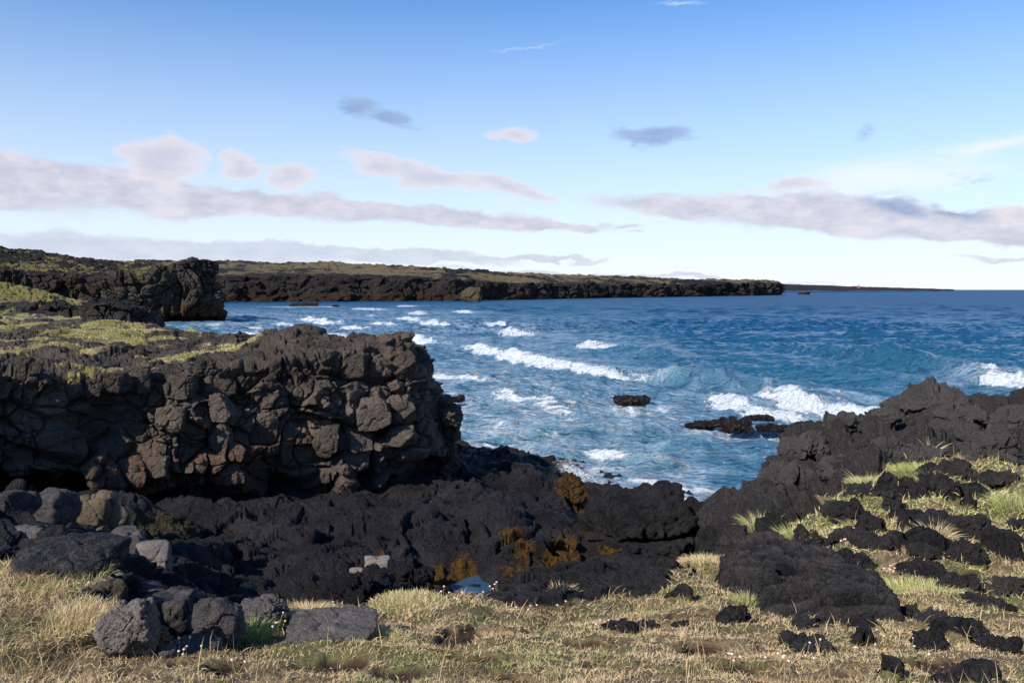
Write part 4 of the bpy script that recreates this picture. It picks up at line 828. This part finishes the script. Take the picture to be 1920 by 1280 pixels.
lh = link('lighthouse', None, loc=lp); tag(lh, 'tiny orange lighthouse on the farthest strip of land', 'lighthouse')
lathe('tower', [(0, -6), (3.6, -6), (3.6, 9), (0, 9)], M_ORANGE, lh, n=4); lathe('gallery', [(0, 9), (4.3, 9.02), (4.3, 9.8), (0, 9.8)], M_ORANGE, lh, n=8)
la = lathe('lantern', [(0, 9.8), (2, 9.82), (2, 12.4), (0, 12.4)], M_GLASS, lh, n=12); lathe('lantern_roof', [(2.3, 12.4), (1.2, 13.6), (0, 14)], M_ORANGE, la, n=12)
cb = P(637, 495.5, 1078)
cn = link('cairn', None, loc=cb); tag(cn, 'small stone cairn on the skyline of the distant coast', 'cairn')
for i, (dx, z, s) in enumerate([(-1.1, -.6, 2.6), (1.1, -.6, 2.5), (0, .9, 2.5), (.2, 2.2, 1.8), (0, 3.3, 1.2)]):
    link('stone', rock_mesh('stone', s, s, s * .8, 'angular', 300 + i, 3, M_FAR, {'tone': .1}), cn, (dx, 0, z))

# tide pool
def pool():
    n = 64; V = [(0, 0, 0)] + [((.5 + .08 * math.sin(3 * a) + .06 * math.sin(7 * a + 1)) * math.cos(a), (1.15 + .2 * math.sin(2 * a)) * math.sin(a), 0) for a in [2 * math.pi * k / n for k in range(n)]]
    m, t, b = new_mat('pool water'); b.inputs['Base Color'].default_value = (.03, .07, .13, 1); b.inputs['Roughness'].default_value = .03; b.inputs['IOR'].default_value = 1.8
    t.l.new(t.bump(t.noise(t.node('ShaderNodeNewGeometry').outputs['Position'], 5, 3), .006), b.inputs['Normal'])
    o = link('tide_pool', mesh_of('tide_pool', V, [(0, 1 + k, 1 + (k + 1) % n) for k in range(n)], m, k=3), loc=(POOL[0], POOL[1], POOL[2] - .06)); tag(o, 'small still pool reflecting blue sky on the black shelf', kind='structure')
pool()

# ------------------------------------------------------------------ grass
def grass_mat():
    m, t, b = new_mat('grass blades'); c = t.attr('tint', 'Color'); p = t.node('ShaderNodeNewGeometry').outputs['Position']
    t.l.new(t.mix(t.noise(p, 40, 2), c, t.mix(.5, c, (.66, .53, .31))), b.inputs['Base Color']); b.inputs['Roughness'].default_value = .65; b.inputs['Specular IOR Level'].default_value = .25
    tr = t.node('ShaderNodeBsdfTranslucent'); t.l.new(c, tr.inputs[0]); mx = t.node('ShaderNodeMixShader'); mx.inputs[0].default_value = .25
    t.l.new(b.outputs[0], mx.inputs[1]); t.l.new(tr.outputs[0], mx.inputs[2])
    t.l.new(mx.outputs[0], [n for n in t.n if n.type == 'OUTPUT_MATERIAL'][0].inputs[0]); return m
M_GRASS = grass_mat()
def blades(name, base, L, Wd, tilt, azm, tint, bend=.5):
    n = len(base); up = np.array([0, 0, 1.]); h = np.c_[np.cos(azm), np.sin(azm), np.zeros(n)]
    side0 = np.c_[-np.sin(azm), np.cos(azm), np.zeros(n)]
    rr = np.random.RandomState(len(base)).uniform(0, math.pi, n)[:, None]
    d1 = h * np.sin(tilt)[:, None] + up * np.cos(tilt)[:, None]; t2 = np.minimum(tilt + bend, 1.75); d2 = h * np.sin(t2)[:, None] + up * np.cos(t2)[:, None]
    side = side0 * np.cos(rr) + np.cross(side0, d1) * np.sin(rr); side /= np.linalg.norm(side, axis=1)[:, None]
    m = base + d1 * (L * .55)[:, None]; tip = m + d2 * (L * .45)[:, None]; s = side * (Wd / 2)[:, None]
    V = np.stack([base - s, base + s, m - s * .8, m + s * .8, tip], 1).reshape(-1, 3)
    i = np.arange(n)[:, None, None] * 5; fc = (i + np.array([[0, 1, 3], [0, 3, 2], [2, 3, 4]])[None]).reshape(-1, 3)
    return mesh_of(name, V, fc, M_GRASS, {'tint': np.repeat(tint, 5, axis=0)}, k=3)
TAN = np.array([[.62, .46, .25], [.53, .38, .2], [.72, .57, .36], [.34, .22, .13], [.46, .31, .18]]); GRN = np.array([[.24, .28, .075], [.31, .33, .1], [.18, .24, .07], [.38, .37, .15]])
def sample_grid(V, keep, n, seed):
    rg = np.random.RandomState(seed); nr, nc = keep.shape; i = rg.randint(0, nr - 1, n); j = rg.randint(0, nc - 1, n); k = rg.uniform(size=n) < keep[i, j]; i, j = i[k], j[k]
    u, v = rg.uniform(size=len(i))[:, None], rg.uniform(size=len(i))[:, None]
    return V[i, j] * (1 - u) * (1 - v) + V[i + 1, j] * u * (1 - v) + V[i, j + 1] * (1 - u) * v + V[i + 1, j + 1] * u * v, i, j
def field_grass():
    Y = GV[:, :, 1]; z = GV[:, :, 2]; PX = np.broadcast_to(GPX, Y.shape)
    p = GV.reshape(-1, 3); clump = fbm(p * 1.3, 3, 61).reshape(Y.shape)
    vis = (Y > 3.2) & (PX > -260) & (PX < 2200); e = Y - np.interp(PX, EPX, EY)
    keep = vis * sstep(.5, .25, GROCK) * (1 - .9 * GPIT) * sstep(.12, .0, e) * np.clip(.75 + clump * .6, .15, 1) * np.where(Y < 8, 1, np.clip(12 / Y, .35, 1))
    keep = keep * (1 - .5 * (PX > 1980) - .5 * (PX < -60)).clip(.2, 1)
    b, i, j = sample_grid(GV, keep, 820000, 3); n = len(b); rg = np.random.RandomState(9)
    y = b[:, 1]; px = col_of(b[:, 0], y)
    q = np.c_[b[:, 0], y, 0 * y]
    green = fbm(q * .8, 3, 71) * .9 + fbm(q * 3.5, 2, 72) * .5
    green += .4 * sstep(260, 120, px) * sstep(4.75, 5.05, y) + .55 * sstep(1650, 1760, px) * np.exp(-((y - 7.6) / 1.0) ** 2) + .34 * sstep(8.5, 12, y) - .32 + .55 * np.exp(-((px - 1720) / 60) ** 2) * sstep(13, 15, y)
    gsel = rg.uniform(size=n) < sstep(-.35, .75, green)
    t = np.where(gsel[:, None], GRN[rg.randint(0, 4, n)], TAN[rg.choice(5, n, p=[.27, .25, .2, .13, .15])]); t = t * rg.uniform(.75, 1.2, n)[:, None] * (1 + .3 * sstep(8.5, 12, y))[:, None] * (1 + .12 * sstep(8.5, 12, y)[:, None] * np.array([0, 1, -.5]))
    br = sstep(.0, .45, fbm(q * 2.1, 4, 73)); t = t * (1 - .5 * br[:, None] * np.array([.7, .85, 1]))
    mound = sstep(230, 100, px); cl = fbm(q * 5, 2, 74)
    L = rg.uniform(.022, .058, n) * (1 + .5 * np.clip(cl, -.5, 1)) * (1 + 1.0 * mound) * np.clip(y / 6, .8, 1.8); L[rg.uniform(size=n) < .015] *= 2.2
    W = np.clip(y / F * rg.uniform(.75, 1.5, n), .0022, .02)
    tilt = np.clip(rg.normal(.85, .38, n), .05, 1.5) * (1 - .15 * mound); azm = rg.uniform(-math.pi, math.pi, n) * .75 + perlin(q * 2.2, 75) * 4
    b[:, 2] -= .004
    tag(link('grass', blades('grass', b, L, W, tilt, azm, t)), 'dry tan and green clifftop grass', kind='stuff')
    # tall seed stalks standing over the grass
    k = rg.choice(n, 420, replace=False); k = k[(px[k] > -50) & (px[k] < 1980)]; bb = b[k]; m = len(bb)
    me = blades('seed_stalks', bb, rg.uniform(.1, .22, m) * np.clip(y[k] / 7, .9, 1.6), np.clip(y[k] / F * 1.3, .003, .02), np.abs(rg.normal(.25, .25, m)), rg.uniform(-3, 3, m), np.tile([[.55, .38, .2]], (m, 1)) * rg.uniform(.8, 1.2, m)[:, None], .25)
    tag(link('seed_stalks', me), 'thin brown seed stalks scattered through the grass', kind='stuff')
field_grass()
def cliff_grass():
    g = CLA['grass'].reshape(CLV.shape[:2]); keep = sstep(.54, .72, g + .25 * perlin(CLV.reshape(-1, 3) * 1.1, 3).reshape(g.shape)); keep[:425] *= .5
    b, i, j = sample_grid(CLV, keep, 130000, 5); n = len(b); rg = np.random.RandomState(3); y = b[:, 1]
    gs = rg.uniform(size=n) < sstep(0, 1.1, fbm(b * .25, 2, 5)); t = np.where(gs[:, None], GRN[rg.choice([1, 3], n)], TAN[rg.randint(0, 3, n)]) * rg.uniform(.9, 1.25, n)[:, None]
    me = blades('clifftop_grass', b, rg.uniform(.05, .13, n), np.clip(y / F * 1.0, .01, .05), np.clip(rg.normal(.7, .35, n), 0, 1.4), rg.uniform(-3.14, 3.14, n), t)
    tag(link('clifftop_grass', me), 'tufty yellow green grass on top of the near cliff', kind='stuff')
cliff_grass()
def tuft(label, px, py, n, rad, L, green, seed, Y=None):
    c = hit(px, py) if Y is None else P(px, py, Y); rg = np.random.RandomState(seed); a = rg.uniform(0, 6.28, n); r = rad * rg.uniform(0, 1, n) ** .6
    b = np.c_[r * np.cos(a), r * np.sin(a), np.full(n, -.01)]; t = np.where((rg.uniform(size=n) < green)[:, None], np.array([[.2, .33, .05]]), TAN[rg.randint(0, 3, n)]) * rg.uniform(.8, 1.2, n)[:, None]
    me = blades('grass_tuft', b, rg.uniform(.5, 1, n) * L, np.full(n, max(.003, c[1] / F * 1.1)), np.clip(r / rad * .8 + rg.normal(0, .12 if L > .11 else .4, n), 0, 1.5), a + rg.normal(0, .3 if L > .11 else 1.1, n), t)
    tag(link('grass_tuft', me, loc=c), label, 'grass tuft')
for a in [('big shaggy dry tussock at the left picture edge', 70, 1082, 5000, .42, .10, .22, 21), ('long drooping straw tussock on the front of the left mound', 110, 1165, 3500, .3, .10, .1, 22), ('low rounded grass hummock on the rim left of the pool', 765, 1134, 3600, .3, .075, .25, 23), ('grass clump leaning over the flat purple grey boulder end', 708, 1200, 1500, .18, .09, .25, 24),
          ('straw hummock on the grass neck left of the layered slab', 1325, 1062, 1600, .3, .14, .12, 25), ('bright yellow green turf cushion beside the peat hollow', 1735, 1120, 2600, .42, .12, .6, 26), ('bright grass cushion high on the slope under the ridge', 1735, 888, 1800, .55, .2, .75, 27), ('bright grass cushion on the seaward side of the upper slope', 1640, 912, 1200, .4, .2, .7, 28), ('bright green grass tuft with tan seed heads between black rocks', 1490, 1022, 500, .16, .34, .6, 1), ('short green tuft with upright pale stalks at the front of the layered slab', 1405, 1134, 260, .1, .16, .45, 2), ('yellow green tuft at the seaward edge of the slope', 1425, 1000, 380, .16, .4, .55, 3),
          ('dome of dry tan grass above the flat purple grey boulder', 574, 1160, 1500, .17, .13, .02, 4), ('dry straw tuft growing on the low flat lava ledge', 1050, 1118, 260, .11, .17, 0, 5), ('tan tuft on the upper corner of the layered slab', 1452, 1048, 420, .2, .2, .05, 6),
          ('bright green tuft beside the lumpy grey boulder', 478, 1190, 400, .09, .13, .85, 7), ('tan tuft left of the bright green one by the boulders', 440, 1172, 420, .1, .13, .1, 8), ('dry tuft growing among rocks under the upper clinker wall', 1752, 1010, 320, .16, .3, .05, 9), ('tall sparse stalks rising beside the seaward rocks', 1628, 925, 60, .18, .55, 0, 10),
          ('green tuft near the right edge in the upper grass', 1900, 958, 500, .25, .38, .7, 11), ('brown stalks on the dark ridge face', 1742, 858, 120, .1, .5, 0, 12)]: tuft(*a)

# sea thrift flowers: stem and flower head
M_PINK = flat_mat('thrift petals', (.78, .5, .55)); M_PALE = flat_mat('faded thrift', (.72, .55, .42)); M_STEM = flat_mat('thrift stem', (.3, .26, .12))
_hd, _hf = ico(2)
def flower_protos(mat, seed):
    rg = np.random.RandomState(seed); v = _hd * (1 + rg.uniform(-.22, .22, len(_hd)))[:, None] * [1, 1, .75]
    return mesh_of('flower_head', v * .0095, _hf, mat, k=3, smooth=False)
HEADS = [flower_protos(M_PINK, 1), flower_protos(M_PALE, 2)]
STEM = mesh_of('stem', [(r * math.cos(a), r * math.sin(a), z) for z, r in ((-.02, .0016), (1, .0011)) for a in (0, 1.57, 3.14, 4.71)], [(k, (k + 1) % 4, 4 + (k + 1) % 4, 4 + k) for k in range(4)], M_STEM)
CL = [((170, 1108), 9, 32, 10, 0, 'pink thrift flower in the cluster above the pitted boulder'), ((350, 1222), 3, 22, 14, 1, 'pale thrift flower on a tall stem below the boulder pile'), ((515, 1190), 6, 14, 12, 1, 'cream thrift flower beside the flat purple grey boulder'), ((622, 1150), 4, 10, 4, 0, 'thrift flower behind the dry dome tuft'),
      ((845, 1128), 9, 60, 10, 1, 'faded thrift flower on the grass rim left of the blue pool'), ((925, 1118), 4, 12, 6, 0, 'pink thrift flower against the dark ledge'), ((1015, 1150), 9, 55, 12, 0, 'pink thrift flower in front of the low flat ledge'), ((380, 1245), 8, 70, 18, 1, 'faded thrift flower low in the bottom left grass'), ((1125, 1184), 3, 12, 6, 0, 'white pink thrift flower beside the pair of foreground rocks'),
      ((1610, 998), 7, 16, 10, 0, 'white pink thrift flower between the mid slope rocks'), ((1575, 1022), 4, 10, 4, 0, 'thrift flower above the layered slab'), ((1668, 1080), 6, 14, 6, 0, 'pink thrift flower by the wide jagged rock'), ((1380, 1250), 5, 14, 14, 0, 'pink thrift flower at the bottom centre right'), ((1620, 1225), 12, 120, 30, 1, 'faded orange thrift flower in the lower right grass'), ((1450, 1260), 6, 40, 14, 1, 'cream thrift flower near the bottom edge')]
rgf = np.random.RandomState(12)
for (px, py), n, rx, ry, kd, lab in CL:
    for k in range(n):
        c = hit(px + rgf.uniform(-rx, rx), py + rgf.uniform(-ry, ry)); hgt = rgf.uniform(.05, .11) * max(1, c[1] / 9)
        r = link('thrift_flower', None, loc=c); tag(r, lab, 'flower', 'thrift flowers: ' + lab.split('flower ')[1]); r.rotation_euler = (rgf.normal() * .2, rgf.normal() * .2, 0)
        s = link('stem', STEM, r); s.scale = (1.2, 1.2, hgt); h = link('flower_head', HEADS[kd if rgf.uniform() < .8 else 1 - kd], r, (0, 0, hgt)); q = max(.9, c[1] / 6); q *= .8; h.scale = (q, q, q)

# splash where a wave hits the rocks
def spray():
    rg = np.random.RandomState(2); D, Fc = ico(1); n = 3500; c = G(1062, 905, 0); V = []; 
    u = rg.uniform(0, 1, n); x = rg.normal(0, .55, n) + (u - .5) * .6; y = rg.normal(0, .5, n); z = np.abs(rg.normal(0, .55, n)) * np.exp(-np.abs(x) * .8) + .1; r = rg.uniform(.006, .022, n) * np.exp(-z * .5)
    V = (D[None] * r[:, None, None] + np.c_[x, y, z][:, None]).reshape(-1, 3); fc = (np.arange(n)[:, None, None] * len(D) + Fc[None]).reshape(-1, 3)
    tag(link('sea_spray', mesh_of('sea_spray', V, fc, flat_mat('spray', (.8, .82, .84)), k=3), loc=c), 'white spray where a wave breaks on the seaweed rock', kind='stuff')
spray()
